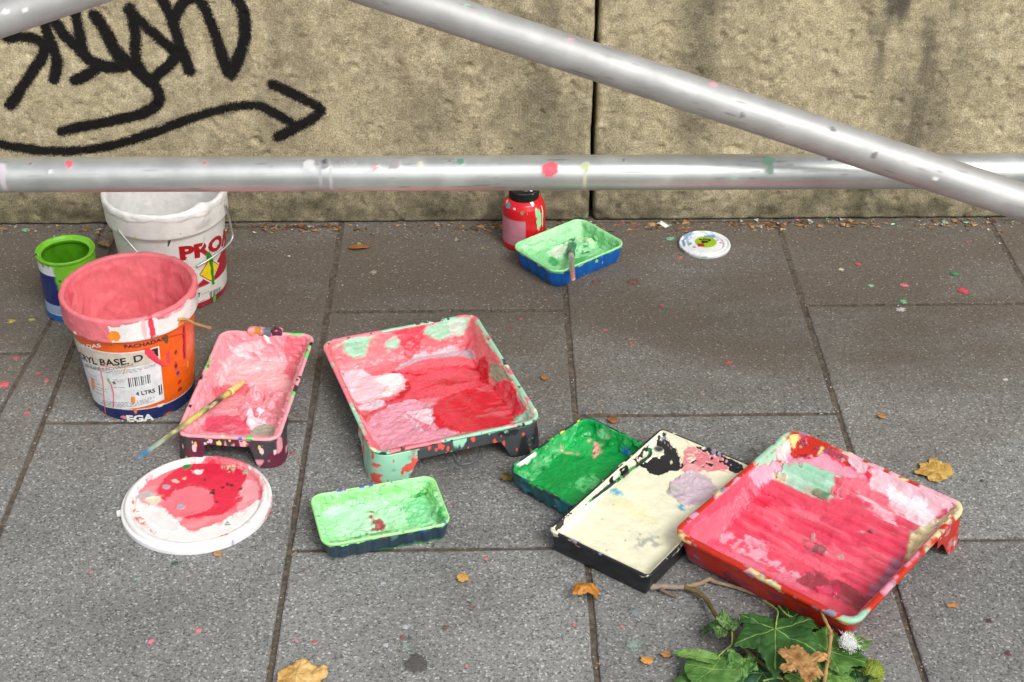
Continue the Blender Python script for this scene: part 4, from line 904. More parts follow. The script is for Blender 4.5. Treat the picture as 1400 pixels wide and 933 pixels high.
c5 = crop(660, 250, 360 / 1400)
tr = Tray('scoop_tray', 'small bright blue ribbed tray with mint paint beside the red bottle', 'paint tray', [(694, 333), (796, 299), (856, 331), (763, 377)], 0.038, flat(.007), radius=0.022, taper=0.005, lip=0.003, fillet=.004, sole=0.0, ribs=(.0235, .0022))
blue_tray = tr
def mound(UV, P):
    h = np.zeros(len(UV))
    for (x, y, r, hh) in ((790, 338, .026, .010), (778, 345, .020, .009), (803, 336, .018, .010), (770, 352, .014, .006)):
        d = np.linalg.norm(UV - tr.pick(x, y), axis=1) + .006 * fbm(UV, 60, 3, x); h = np.maximum(h, hh * np.clip(1 - (d / r) ** 2, 0, 1) ** .7)
    return h
tr.paint([
    dict(pts=c5((200, 300), (500, 200), (560, 230), (420, 300), (250, 370)), col=(172, 226, 176), amp=.008, streak=((205, 230, 200), 50, 1.3, .5)),
    dict(pts=c5((540, 230), (600, 240), (700, 310), (690, 340), (600, 300)), col=(130, 206, 140), amp=.006),
    dict(pts=c5((370, 360), (440, 340), (450, 390), (390, 410)), col=(222, 238, 218), amp=.005, th=.001),
    dict(pts=c5((500, 300), (580, 310), (590, 350), (500, 340)), col=(190, 232, 180), amp=.006, th=.001),
    dict(pts=c5((360, 400), (400, 420), (390, 450), (365, 440)), col=(70, 176, 100), amp=.005),
    dict(pts=c5((450, 330), (485, 320), (490, 370), (455, 370)), col=(60, 120, 96), amp=.005, broken=.15),
    dict(pts=c5((535, 345), (560, 345), (560, 380), (540, 380)), col=(70, 130, 100), amp=.005, broken=.05),
    dict(pts=c5((480, 420), (540, 390), (560, 400), (500, 445)), col=(90, 190, 110), amp=.006),
], (148, 220, 160), seed=81, thick=.0012, tex=.0013, rough=.4, var=.10, extra=mound)
tr.shell((18, 96, 180), [(14, [(190, 170, 200), (150, 224, 150), (240, 240, 240)], .001, .005)], 65, .3, rimcoat=[((156, 232, 158), -.7, 30), ((236, 200, 200), .55, 40)], wallcoat=[((12, 70, 140), .25, 26, 0, 1), ((196, 186, 206), .35, 50, 0, .003)])

# ------------------------------------------------------------------ turned things: buckets, tin, bottle, lids
class Lathe:
    """profile [(r, z, part)] turned round z; part groups become meshes of their own"""
    def __init__(self, root, center, m): self.root = root; self.c = np.array(center, float); self.m = m
    def grid(self, prof, jitter=0, seed=0):
        a = np.arange(self.m) * 2 * PI / self.m - PI; prof = np.asarray(prof, float)
        G = np.stack([prof[:, 0][:, None] * np.cos(a), prof[:, 0][:, None] * np.sin(a), np.repeat(prof[:, 1][:, None], self.m, 1)], -1)
        self.A = np.tile(a, (len(prof), 1)); self.Rr = np.repeat(prof[:, 0][:, None], self.m, 1)
        return G
def turned_pick(center, rfun, zmax):
    """angle and height on the near side of a turned body for a measured image point"""
    zs = np.linspace(0, zmax, 160); a = np.linspace(-PI, PI, 720, endpoint=False)
    Z, A = np.meshgrid(zs, a, indexing='ij'); R = rfun(Z)
    P = np.stack([center[0] + R * np.cos(A), center[1] + R * np.sin(A), Z], -1).reshape(-1, 3)
    N = np.stack([np.cos(A), np.sin(A), 0 * A], -1).reshape(-1, 3); px = seen(P); ok = ((_C - P) * N).sum(1) > 0
    Af, Zf = A.ravel(), Z.ravel()
    def pick(x, y):
        i = np.argmin(np.hypot(px[:, 0] - x, px[:, 1] - y) + np.where(ok, 0, 1e4)); return np.array([Af[i], Zf[i]])
    return pick
def subdivide_tris(V, F, lim):
    V = [tuple(v) for v in V]; T = []
    for f in F:
        for i in range(1, len(f) - 1): T.append((f[0], f[i], f[i + 1]))
    mid = {}
    def md(a, b):
        k = (min(a, b), max(a, b))
        if k not in mid: mid[k] = len(V); V.append(tuple((np.array(V[a]) + np.array(V[b])) / 2))
        return mid[k]
    out = []
    while T:
        a, b, c = T.pop(); e = [(abs(V[a][0] - V[b][0]), a, b, c), (abs(V[b][0] - V[c][0]), b, c, a), (abs(V[c][0] - V[a][0]), c, a, b)]; w, p, q, r = max(e)
        if w > lim: mm = md(p, q); T += [(p, mm, r), (mm, q, r)]
        else: out.append((a, b, c))
    return np.array(V), out
def wrap(root, V2, F, rfun, lift, mat, name):
    """V2: (angle, z) points -> decal lying on the body"""
    R = rfun(V2[:, 1]) + lift
    V = np.stack([R * np.cos(V2[:, 0]), R * np.sin(V2[:, 0]), V2[:, 1]], 1)
    return mesh_obj(name, V, F, mat, root, smooth=False)
def lettering(root, s, pick, pl, pr_, height, rfun, mat, bold=0.02, lift=.0004, name='lettering'):
    """text from the measured left end of its baseline to the right end"""
    bold = 0.0 if bold < .012 else (.025 if bold < .035 else .05); V, F = text_mesh(s, bold); w = V[:, 0].max() - V[:, 0].min(); V[:, 0] -= V[:, 0].min(); hcap = V[:, 1].max()
    V, F = subdivide_tris(V, F, w / 60)
    a0, z0 = pick(*pl); a1, z1 = pick(*pr_); t = V[:, 0] / w
    V2 = np.stack([a0 + (a1 - a0) * t, z0 + (z1 - z0) * t + V[:, 1] / hcap * height], 1)
    return wrap(root, V2, F, rfun, lift, mat, name)
def patch(root, quad_az, rfun, mat, lift=.0003, name='label_panel', n=40):
    """four (angle, z) corners: bottom left, bottom right, top right, top left"""
    q = np.array(quad_az, float); V2 = []
    for j in range(3):
        for i in range(n + 1):
            s, t = i / n, j / 2; V2.append((q[0] * (1 - s) + q[1] * s) * (1 - t) + (q[3] * (1 - s) + q[2] * s) * t)
    return wrap(root, np.array(V2), grid_faces(3, n + 1, False), rfun, lift, mat, name)

# --- orange bucket coated in pink
OB = gz(198, 536)[:2]; OH = 0.1930
orb = empty('paint_bucket', (OB[0], OB[1], 0), 'orange and white paint bucket with navy base, coated inside with coral pink', 'bucket')
orf = lambda z: 0.0775 + (0.0925 - 0.0775) * np.clip(z / .150, 0, 1)
L = Lathe(orb, OB, 620); BAND = 0.1575
rimprof = [(0.0935, BAND - .003), (.0982, BAND - .002), (.0990, BAND), (.1000, OH - .006), (.1000, OH - .002), (.0985, OH), (.0960, OH + .0003), (.0937, OH - .0015), (.0930, OH - .006)]
body = dense([(.0, .0012), (.070, .0012), (.076, 0.0), (.0770, .0015), (.0775, .004), (.0932, .159)], .0016)
G = L.grid(body); V = G.reshape(-1, 3); A = L.A.ravel(); Z = V[:, 2]
pk = turned_pick(OB, orf, OH)
c = np.tile(lin((232, 98, 24)), (len(V), 1)); ro = np.full(len(V), .3)
zn = 0.022; c[Z < zn] = lin((32, 44, 96)); c[(Z > zn) & (Z < zn + .0016)] = lin((238, 220, 210))
def blob(az, w, h, colr, amp=.35, seed=1):
    global c
    da = ((A - az[0] + PI) % (2 * PI) - PI) * .088
    d = np.sqrt((da / w) ** 2 + ((Z - az[1]) / h) ** 2) + amp * fbm(V, 110, 3, seed); k = sstep(1.05, .92, d); c += (lin(colr) - c) * k[:, None]
cf = crop(80, 340, 200 / 746)
c8 = lambda x, y: cf((x, y))[0]
pk2 = lambda x, y: pk(*c8(x, y))
ob_blobs = [(640, 430, .004, .012, (190, 36, 40)), (640, 520, .003, .016, (200, 40, 50)), (600, 600, .004, .008, (200, 70, 60)), (560, 560, .004, .012, (226, 70, 84)), (690, 620, .006, .010, (236, 130, 90)),
            (660, 590, .003, .006, (236, 150, 60)), (620, 680, .005, .004, (170, 40, 50)), (620, 720, .005, .004, (150, 40, 40)), (610, 635, .004, .004, (70, 60, 140)), (600, 530, .003, .004, (120, 30, 40)), (600, 600, .003, .004, (110, 30, 50)),
            (340, 862, .009, .004, (226, 140, 150)), (400, 895, .007, .003, (236, 150, 90)), (520, 800, .008, .002, (236, 232, 226)), (570, 858, .009, .004, (220, 100, 50)), (210, 850, .01, .002, (220, 225, 235)), (390, 820, .003, .010, (236, 120, 60)), (660, 505, .004, .005, (236, 120, 70))]
for i, (x, y, w, h, cc) in enumerate(ob_blobs): blob(pk2(x, y), w, h, cc, .4, i)
# pink runs under the rim on the left
k = sstep(.0, .25, fbm(np.stack([A * 4, Z * 8, 0 * A], 1), 3, 3, 7) + (Z - .150) * 22) * (((A - pk2(60, 420)[0] + PI) % (2 * PI) - PI) < .25) * (((A - pk2(60, 420)[0] + PI) % (2 * PI) - PI) > -1.9)
c += (lin((228, 112, 122)) - c) * k[:, None]
mesh_obj('bucket_body', V, grid_faces(len(body), L.m), M_PLASTIC, orb, c, ro)
rp = dense(rimprof, .0014); G = L.grid(rp); Nn = grid_normals(G).reshape(-1, 3); V = G.reshape(-1, 3); A = L.A.ravel(); Z = V[:, 2]
if (Nn[:L.m] * V[:L.m] * [1, 1, 0]).sum() < 0: Nn = -Nn
c = np.tile(lin((230, 228, 226)), (len(V), 1)); aw = pk2(262, 430)[0]; ae = pk2(715, 300)[0]
da = ((A - aw + PI) % (2 * PI) - PI); rel = da / (((ae - aw + PI) % (2 * PI)) - PI + 1e-9)
edge = OH - .004 - .020 * sstep(.75, 1.25, rel) + .008 * fbm(V, 60, 3, 4) - .002 * sstep(0, .3, rel)
whitezone = (rel > 0.02 + 1.2 * fbm(V, 55, 3, 9) * .05) & (rel < 1.35) & (Z < edge)
pinkm = np.where(whitezone, 0.0, 1.0)
c += (lin((230, 118, 128)) * (1 + .12 * fbm(V, 60, 3, 2))[:, None] - c) * pinkm[:, None]
for i, (x, y, w, h, cc) in enumerate([(290, 435, .008, .009, (240, 140, 40)), (470, 410, .0036, .03, (222, 60, 84)), (610, 375, .008, .008, (240, 140, 60)), (490, 440, .004, .003, (140, 190, 210)), (430, 400, .003, .02, (236, 190, 196)), (600, 300, .012, .003, (236, 170, 176)), (545, 330, .008, .003, (236, 170, 176)), (40, 370, .006, .012, (240, 232, 220)), (110, 430, .004, .007, (244, 238, 236))]):
    blob(pk2(x, y), w, h, cc, .4, i + 30)
V = V + Nn * ((.0009 + .0016 * np.clip(fbm(V, 70, 3, 14) + .2, 0, 1)) * pinkm)[:, None]
mesh_obj('rim_band', V, grid_faces(len(rp), L.m), M_PAINT, orb, c, np.where(pinkm > .5, .42, .3))
ip = dense([(.0933, OH - .004), (.0905, .150), (.0745, .006), (.070, .004), (.0, .004)], .0018); G = L.grid(ip); Nn = grid_normals(G).reshape(-1, 3); V = G.reshape(-1, 3)
if (Nn * V * [1, 1, 0])[:L.m * 3].sum() > 0: Nn = -Nn
A = L.A.ravel(); UVc = np.stack([A * .09, V[:, 2], 0 * A], 1)
h = .0026 * (1 - np.abs(fbm(V, 20, 3, 3)) * 2.2) + .0016 * fbm(V, 45, 3, 5) + .0022 * np.abs(fbm(V * [1, 1, .4], 80, 3, 8)); h = h * sstep(OH, OH - .02, V[:, 2]); h = np.maximum(h, -.0008) + .0010
c = np.tile(lin((234, 122, 130)), (len(V), 1)) * (1 + .12 * fbm(V, 30, 4, 6))[:, None]
k = sstep(.1, .5, fbm(V, 22, 3, 12)); c += (lin((220, 84, 98)) - c) * (.6 * k)[:, None]
mesh_obj('paint_lining', V + Nn * h[:, None], grid_faces(len(ip), L.m), M_PAINT, orb, c, .32)
# label panel and its print
ql = [pk2(175, 770), pk2(540, 770), pk2(512, 497), pk2(82, 452)]
M_LABEL = flat_mat('white label', (226, 228, 230), .4); M_BEIGE = flat_mat('beige label strip', (206, 196, 182), .45); M_LBLUE = flat_mat('blue print', (70, 130, 190), .45); M_LGREEN = flat_mat('green print', (150, 214, 160), .45)
lp = patch(orb, [ql[0] - [.45, 0], ql[1], ql[2], ql[3] - [.45, 0]], orf, M_LABEL, .00025)
def lab(s, t):   # s across, t up inside the label, as (angle, z)
    q = np.array(ql); return (q[0] * (1 - s) + q[1] * s) * (1 - t) + (q[3] * (1 - s) + q[2] * s) * t
def lbox(s0, t0, s1, t1, mat, lift=.0005, name='print', parent=orb):
    return patch(parent, [lab(s0, t0), lab(s1, t0), lab(s1, t1), lab(s0, t1)], orf, mat, lift, name, max(3, int(40 * abs(s1 - s0))))
lbox(-.3, .74, .985, .985, M_BEIGE); lbox(.925, .83, .985, .98, M_INK_BLACK, .0007)
lbox(-.2, .38, .04, .70, M_LBLUE); lbox(-.2, .20, .05, .38, M_INK_TAUPE); lbox(-.2, .02, .08, .14, M_LGREEN)
rl = random.Random(3)
for r_, (t0, s0, s1) in enumerate([(.70, .2, .95), (.675, .15, .95), (.65, .15, .8), (.52, .15, .3), (.46, .15, .28), (.40, .2, .32), (.34, .15, .4), (.53, .5, .64), (.50, .5, .62), (.40, .5, .62), (.13, .3, .9), (.105, .3, .9), (.08, .25, .85), (.055, .3, .9), (.24, .2, .34), (.30, .18, .4)]):
    s = s0
    while s < s1:
        w = rl.uniform(.015, .06); lbox(s, t0, min(s + w, s1), t0 + .009, M_INK_GREY); s += w + .012
for i in range(11): lbox(.66 + i * .021, .40, .66 + i * .021 + (.006 if i % 3 else .012), .56, M_INK_BLACK)
lbox(.95, .12, .965, .30, M_INK_BLACK); lbox(.975, .12, .985, .30, M_INK_BLACK)
lettering(orb, 'ACRYL BASE. D', pk, c8(70, 548), c8(433, 568), .0122, orf, M_INK_BLACK, .025, .0007)
lettering(orb, 'PINTURA PARA FACHADAS', pk, c8(85, 590), c8(380, 594), .0046, orf, M_INK_TAUPE, .01, .0007)
lettering(orb, 'FACHADAS', pk, c8(338, 508), c8(540, 466), .0062, orf, M_INK_NAVY, .025, .0007)
lettering(orb, 'FACHADAS', pk, c8(85, 490), c8(220, 500), .0066, orf, M_INK_WHITE, .025, .0007)
lettering(orb, '4 LTRS', pk, c8(397, 750), c8(492, 730), .0074, orf, M_INK_BLACK, .018, .0007)
lettering(orb, '-- - --- --', pk, c8(378, 664), c8(470, 652), .0012, orf, M_INK_GREY, .05, .0007, 'print')
lettering(orb, 'EGA', pk, c8(352, 888), c8(490, 872), .0126, orf, M_INK_WHITE, .045, .0007)
lettering(orb, '%', pk, c8(278, 690), c8(296, 690), .005, orf, M_INK_BLACK, .02, .0007)
for i in range(14):
    yy = 510 + i * 10; lettering(orb, '-----', pk, c8(640, yy), c8(672, yy - 4), .0007, orf, M_INK_TAUPE, .0, .0006, 'print')
# drips over the label: raised paint
def drip(root, azs, w, colr, name='paint_drip', rfun=orf):
    pts = smooth_line([np.array(p) for p in azs], 5); V = []; n = len(pts)
    for i, p in enumerate(pts):
        ww = w * (0.5 + .5 * math.sin(PI * min(1, .15 + i / n))) * rl.uniform(.8, 1.2)
        for s, hh in ((-1, .0006), (-.5, .0013), (.5, .0013), (1, .0006)):
            R = rfun(p[1]) + hh; a = p[0] + s * ww / R; V.append((R * math.cos(a), R * math.sin(a), p[1]))
    V = np.array(V); return mesh_obj(name, V, grid_faces(n, 4, False), M_PAINT, root, np.tile(lin(colr), (len(V), 1)), .4)
drip(orb, [pk2(450, 510), pk2(470, 540), pk2(500, 570), pk2(540, 598)], .0065, (226, 66, 84))
drip(orb, [pk2(210, 600), pk2(228, 680), pk2(242, 850)], .0009, (226, 100, 110)); drip(orb, [pk2(265, 680), pk2(282, 740), pk2(282, 815)], .0009, (226, 100, 110))
drip(orb, [pk2(235, 585), pk2(245, 600), pk2(250, 614)], .0016, (230, 130, 140)); drip(orb, [pk2(340, 610), pk2(332, 640)], .0012, (240, 170, 90))
drip(orb, [pk2(175, 660), pk2(178, 690), pk2(180, 720)], .004, (232, 140, 90)); drip(orb, [pk2(380, 755), pk2(382, 790)], .003, (236, 140, 70)); drip(orb, [pk2(350, 660), pk2(366, 662)], .003, (232, 120, 140))
drip(orb, [pk2(255, 660), pk2(260, 685)], .002, (110, 190, 120)); drip(orb, [pk2(545, 440), pk2(552, 480)], .004, (92, 84, 40))
drip(orb, [pk2(560, 450), pk2(640, 430)], .002, (200, 50, 60)); drip(orb, [pk2(640, 400), pk2(645, 560)], .0026, (196, 34, 44))
# stub of the wire handle with paint on it
ea = pk2(640, 380)
def cyl(az, off): R = .1000 + off; return np.array([R * math.cos(az[0]), R * math.sin(az[0]), az[1]])
tube('handle', smooth_line([cyl(pk2(590, 350), .002), cyl(pk2(620, 352), .003), cyl(pk2(655, 375), .006), cyl(pk2(690, 400), .009), cyl(pk2(700, 412), .012)], 5), .0022, M_PAINT, orb, (190, 150, 90), .4, 8, .001)

# --- white bucket behind it
WB = gz(243, 393)[:2]; WH = 0.192
wbk = empty('paint_bucket', (WB[0], WB[1], 0), 'white paint bucket with red lettering and yellow hazard diamond beside the wall', 'bucket')
wrf = lambda z: 0.0845 + (0.0955 - 0.0845) * np.clip(z / .168, 0, 1)
L = Lathe(wbk, WB, 420); pw = turned_pick(WB, wrf, WH); cw_ = crop(0, 230, 350 / 883); w1 = lambda x, y: cw_((x, y))[0]; pkw = lambda x, y: pw(*w1(x, y))
body = dense([(.0, .0012), (.076, .0012), (.082, 0.0), (.0840, .0015), (.0845, .004), (.0955, .168)], .002)
G = L.grid(body); V = G.reshape(-1, 3); A = L.A.ravel(); Z = V[:, 2]
c = np.tile(lin((226, 225, 220)), (len(V), 1))
a_s = pkw(690, 400)[0]; a_e = pkw(768, 330)[0]; curve = .050 + .034 * np.clip((A - a_s) / (a_e - a_s), -.1, 1.3) ** 1
c[(Z < curve)] = lin((176, 28, 46)); c[(Z < .041) & (Z > .011)] = lin((222, 220, 212)); c[Z < .011] = lin((170, 28, 46))
c = spatter(V, c, 10, [(50, 90, 70), (180, 215, 195), (220, 200, 80)], .0015, .005, 77, zmin=.07, elong=1.8)
mesh_obj('bucket_body', V, grid_faces(len(body), L.m), M_PLASTIC, wbk, c, .35)
rp = dense([(.0955, .147), (.1000, .148), (.1010, .151), (.1018, WH - .006), (.1018, WH - .002), (.1000, WH + .001), (.0975, WH + .001), (.0955, WH - .002), (.0950, WH - .007)], .0016)
G = L.grid(rp); Nn = grid_normals(G).reshape(-1, 3); V = G.reshape(-1, 3); Z = V[:, 2]
if (Nn[:L.m] * V[:L.m] * [1, 1, 0]).sum() < 0: Nn = -Nn
thick = sstep(.179, .184, Z + .006 * fbm(V, 40, 3, 3)); V = V + Nn * ((.0006 + .0022 * np.clip(fbm(V, 60, 3, 6) + .25, 0, 1)) * thick)[:, None]
aL = pkw(690, 190); da = ((L.A.ravel() - aL[0] + PI) % (2 * PI) - PI) * .1; sag = np.exp(-(da / .016) ** 2) * sstep(aL[1] - .012, aL[1] + .01, Z); V = V + Nn * (.006 * sag * (1 + .5 * fbm(V, 50, 2, 9)))[:, None]
c = np.tile(lin((228, 227, 222)), (len(V), 1)); c += (lin((234, 234, 232)) - c) * thick[:, None]
c = spatter(V, c, 12, [(150, 205, 185), (226, 216, 130), (190, 190, 180)], .002, .007, 78, zmax=.179)
mesh_obj('rim_band', V, grid_faces(len(rp), L.m), M_PAINT, wbk, c, .42)
ip = dense([(.0952, WH - .005), (.0940, .160), (.084, .014), (.080, .012), (.0, .012)], .0022); G = L.grid(ip); Nn = grid_normals(G).reshape(-1, 3); V = G.reshape(-1, 3); A = L.A.ravel()
if (Nn * V * [1, 1, 0])[:L.m * 3].sum() > 0: Nn = -Nn
h = .0022 * np.abs(fbm(V, 30, 4, 3)) + .001 * fbm(V, 70, 3, 5)
mesh_obj('paint_lining', V + Nn * h[:, None], grid_faces(len(ip), L.m), M_PAINT, wbk, np.tile(lin((226, 226, 224)), (len(V), 1)), .45)
lettering(wbk, 'PROA', pw, w1(622, 315), w1(792, 240), .026, wrf, M_INK_RED, .045, .0006)
for (x, y, w) in ((634, 311, 22), (682, 298, 22), (706, 288, 16), (752, 266, 20), (776, 252, 12)):   # slab serifs
    p = pkw(x, y); patch(wbk, [(p[0] - w * .0022, p[1] - .001), (p[0] + w * .0022, p[1] - .001), (p[0] + w * .0022, p[1] + .0018), (p[0] - w * .0022, p[1] + .0018)], wrf, M_INK_RED, .0007, 'print', 4)
def diamond(cn, s, mat, lift): return patch(wbk, [(cn[0], cn[1] - s * .092), (cn[0] + s, cn[1]), (cn[0], cn[1] + s * .092), (cn[0] - s, cn[1])], wrf, mat, lift, 'hazard_sign', 14)
cn = pkw(724, 352); diamond(cn, .285, M_INK_WHITE, .0006); diamond(cn, .25, M_INK_RED, .0009); diamond(cn, .228, M_INK_YELLOW, .0012)
drip(wbk, [pkw(715, 290), pkw(728, 330), pkw(732, 375), pkw(735, 400)], .0056, (50, 140, 40), rfun=wrf); drip(wbk, [pkw(740, 440), pkw(742, 465)], .004, (60, 190, 70), rfun=wrf); drip(wbk, [pkw(705, 235), pkw(700, 262), pkw(690, 280)], .0014, (200, 205, 195), rfun=wrf)
drip(wbk, [pkw(585, 245), pkw(580, 270)], .002, (60, 90, 80), rfun=wrf)
for i in range(9): p = pkw(725 + i * 4.5, 433 - i * 2.2); patch(wbk, [(p[0] - .006 * (1 + i % 2), p[1] - .012), (p[0] + .006, p[1] - .012), (p[0] + .006, p[1] + .004), (p[0] - .006 * (1 + i % 2), p[1] + .004)], wrf, M_INK_BLACK, .0006, 'print', 2)
lettering(wbk, '7', pw, w1(684, 445), w1(692, 441), .008, wrf, M_INK_BLACK, .04, .0006); lettering(wbk, '-- - --- --', pw, w1(695, 438), w1(720, 426), .0016, wrf, M_INK_GREY, .05, .0006, 'print'); lettering(wbk, '-----', pw, w1(690, 462), w1(708, 454), .0012, wrf, M_INK_GREY, .05, .0006, 'print'); lettering(wbk, '-----', pw, w1(692, 476), w1(712, 466), .0012, wrf, M_INK_GREY, .05, .0006, 'print')
for i in range(5): lettering(wbk, '-- - --- --', pw, w1(412, 232 + i * 11), w1(448, 246 + i * 11), .0010, wrf, M_INK_GREY, .0, .0006, 'print')
# wire handle hanging round the front
az0 = pkw(752, 215)[0]
hz_ = [np.array([R_ * math.cos(az0 + da_), R_ * math.sin(az0 + da_), z_]) for da_, z_, R_ in ((.16, .172, .1035), (.18, .150, .106), (.17, .128, .109), (.14, .112, .111), (.02, .104, .108), (-.16, .099, .1035), (-.38, .093, .0985), (-.62, .086, .0945))]
tube('handle', smooth_line(hz_, 6), .0019, M_WIRE, wbk, None, .4, 8)
hz_ = [cyl(pkw(418, 205), .002), cyl(pkw(440, 232), .002), cyl(pkw(470, 262), .003), cyl(pkw(495, 290), .004)]
tube('handle', smooth_line(hz_, 6), .0018, M_WIRE, wbk, None, .4, 8)

# --- green paint tin
GB = gz(103, 421)[:2]; GH = 0.114; GR = 0.0465
tin = empty('paint_tin', (GB[0], GB[1], 0), 'small paint tin coated in lime green with a navy label', 'tin')
L = Lathe(tin, GB, 300); grf = lambda z: np.full(np.shape(z), GR); pg = turned_pick(GB, grf, GH); pkg = lambda x, y: pg(*w1(x, y))
body = dense([(0, .001), (.042, .001), (.0462, 0), (.0470, .001), (.0470, .003), (GR, .004), (GR, GH - .006), (.0474, GH - .005), (.0482, GH - .002), (.0474, GH), (.0455, GH - .001), (.0435, GH - .004), (.0410, GH - .005), (.0390, GH - .006)], .0014)
G = L.grid(body); Nn = grid_normals(G).reshape(-1, 3); V = G.reshape(-1, 3); A = L.A.ravel(); Z = V[:, 2]
if (Nn[L.m * 40:L.m * 50] * V[L.m * 40:L.m * 50] * [1, 1, 0]).sum() < 0: Nn = -Nn
c = np.tile(lin((222, 224, 226)), (len(V), 1)); side = (Z < GH - .006) & (V[:, 0] ** 2 + V[:, 1] ** 2 >.0455 ** 2)
zb1, zb0 = pkg(150, 365)[1], pkg(150, 445)[1]; c[side & (Z < zb1) & (Z > zb0)] = lin((28, 44, 108)); c[side & (Z < zb0) & (Z > zb0 - .018)] = lin((150, 175, 210)); c[side & (Z < .012)] = lin((34, 100, 170))
GREEN = (118, 190, 46)
ag = pkg(195, 420)[0]; dg_ = ((A - ag + PI) % (2 * PI) - PI)
run = sstep(-.1, .12, fbm(np.stack([np.cos(A) * 2.2, np.sin(A) * 2.2, Z * 6], 1), 3, 4, 5) + (Z - .113) * 40) + sstep(-.05, .1, dg_ - .12 + .26 * fbm(np.stack([Z * 60, Z * 0, Z * 0], 1), 1, 3, 3))
run = np.clip(run, 0, 1) * np.where(np.abs(dg_) < 2.6, 1, 0) ; run = np.where(Z > GH - .007 - .005 * np.abs(fbm(V, 60, 2, 2)), 1, run)
gc = lin(GREEN) * (1 + .16 * fbm(V, 60, 4, 8))[:, None]; c += (gc - c) * run[:, None]
c = spatter(V, c, 14, [(40, 60, 60), (190, 226, 90), (60, 110, 60), (226, 226, 226)], .002, .006, 79)
mesh_obj('tin_body', V + Nn * (run * (.0006 + .0007 * np.abs(fbm(V, 60, 3, 4))))[:, None], grid_faces(len(body), L.m), M_PAINT, tin, c, .35)
ip = dense([(.0392, GH - .006), (.0395, GH - .010), (.0450, GH - .014), (.0455, .05), (.0450, .03), (.0, .03)], .002); G = L.grid(ip); V = G.reshape(-1, 3); A = L.A.ravel()
c = np.tile(lin((84, 156, 26)), (len(V), 1)) * (1 + .35 * fbm(V * [1, 1, .2], 70, 3, 8))[:, None]
mesh_obj('paint_lining', V, grid_faces(len(ip), L.m), M_PAINT, tin, c, .3)
for i in range(7): lettering(tin, '-- - --- --', pg, w1(134, 392 + i * 9), w1(178, 402 + i * 9), .0010, grf, M_INK_GREY, .0, .0008, 'print')

# --- red bottle
BB = gz(716, 331)[:2]; BH = .105; BR = .0385
bot = empty('paint_bottle', (BB[0], BB[1], 0), 'red plastic paint bottle with black cap standing against the wall', 'bottle')
brf = lambda z: np.full(np.shape(z), BR); pb = turned_pick(BB, brf, BH); pkb = lambda x, y: pb(*c5((x, y))[0])
L = Lathe(bot, BB, 260)
body = dense([(0, .001), (.033, .001), (.0365, .0), (.0382, .002), (BR, .006), (BR, .066), (.0382, .073), (.0365, .081), (.0320, .089), (.0270, .093), (.0235, .095), (.0232, .101), (0, .101)], .0013)
G = L.grid(body); V = G.reshape(-1, 3); A = L.A.ravel(); Z = V[:, 2]; c = np.tile(lin((206, 24, 38)), (len(V), 1))
a0 = pkb(82, 250)[0]; a1 = pkb(228, 260)[0]; zl0 = pkb(150, 350)[1]; zl1 = pkb(150, 196)[1]
lm = (Z > max(zl0, .012)) & (Z < zl1) & (A > a0 - .5) & (A < a1) & (V[:, 0] ** 2 + V[:, 1] ** 2 > .03 ** 2); c[lm] = lin((200, 130, 146)); c[lm & (((Z * 1000).astype(int) % 4) == 0)] *= .86
A_, c_ = A, c
def bblob(x, y, w, h, colr, sd):
    az = pkb(x, y); da = ((A_ - az[0] + PI) % (2 * PI) - PI) * BR; d = np.sqrt((da / w) ** 2 + ((Z - az[1]) / h) ** 2) + .4 * fbm(V, 120, 3, sd); kk = sstep(1.05, .9, d); c_[:] += (lin(colr) - c_) * kk[:, None]
for i, (x, y, w, h, cc) in enumerate([(300, 200, .006, .02, (150, 214, 160)), (290, 160, .004, .010, (150, 210, 160)), (125, 125, .006, .004, (60, 150, 170)), (105, 170, .003, .012, (170, 160, 170)), (210, 165, .003, .003, (60, 160, 80)), (278, 120, .004, .005, (240, 236, 232)), (110, 105, .004, .003, (236, 170, 170)), (95, 350, .004, .003, (220, 120, 60)), (165, 145, .003, .002, (236, 200, 200)), (318, 190, .0015, .025, (226, 236, 200))]): bblob(x, y, w, h, cc, i)
c_ = spatter(V, c_, 14, [(240, 220, 220), (150, 30, 30), (200, 60, 60)], .0005, .0015, 80)
mesh_obj('bottle_body', V, grid_faces(len(body), L.m), M_PLASTIC, bot, c_, .22)
cp = dense([(0, .092), (.026, .092), (.0262, .093), (.0268, .108), (.0262, .110), (.018, .112), (.0165, .116), (0, .1165)], .0015); G = L.grid(cp); V = G.reshape(-1, 3); A = L.A.ravel()
rib = (.0004 * np.sign(np.sin(A * 48)) * (np.hypot(V[:, 0], V[:, 1]) > .0258)); V = V + np.stack([np.cos(A) * rib, np.sin(A) * rib, 0 * A], 1)
c = np.tile(lin((26, 26, 28)), (len(V), 1)); c = spatter(V, c, 16, [(206, 30, 44), (236, 236, 236), (150, 205, 190), (60, 60, 60)], .001, .0045, 81)
mesh_obj('cap', V, grid_faces(len(cp), L.m), M_PLASTIC, bot, c, .3)

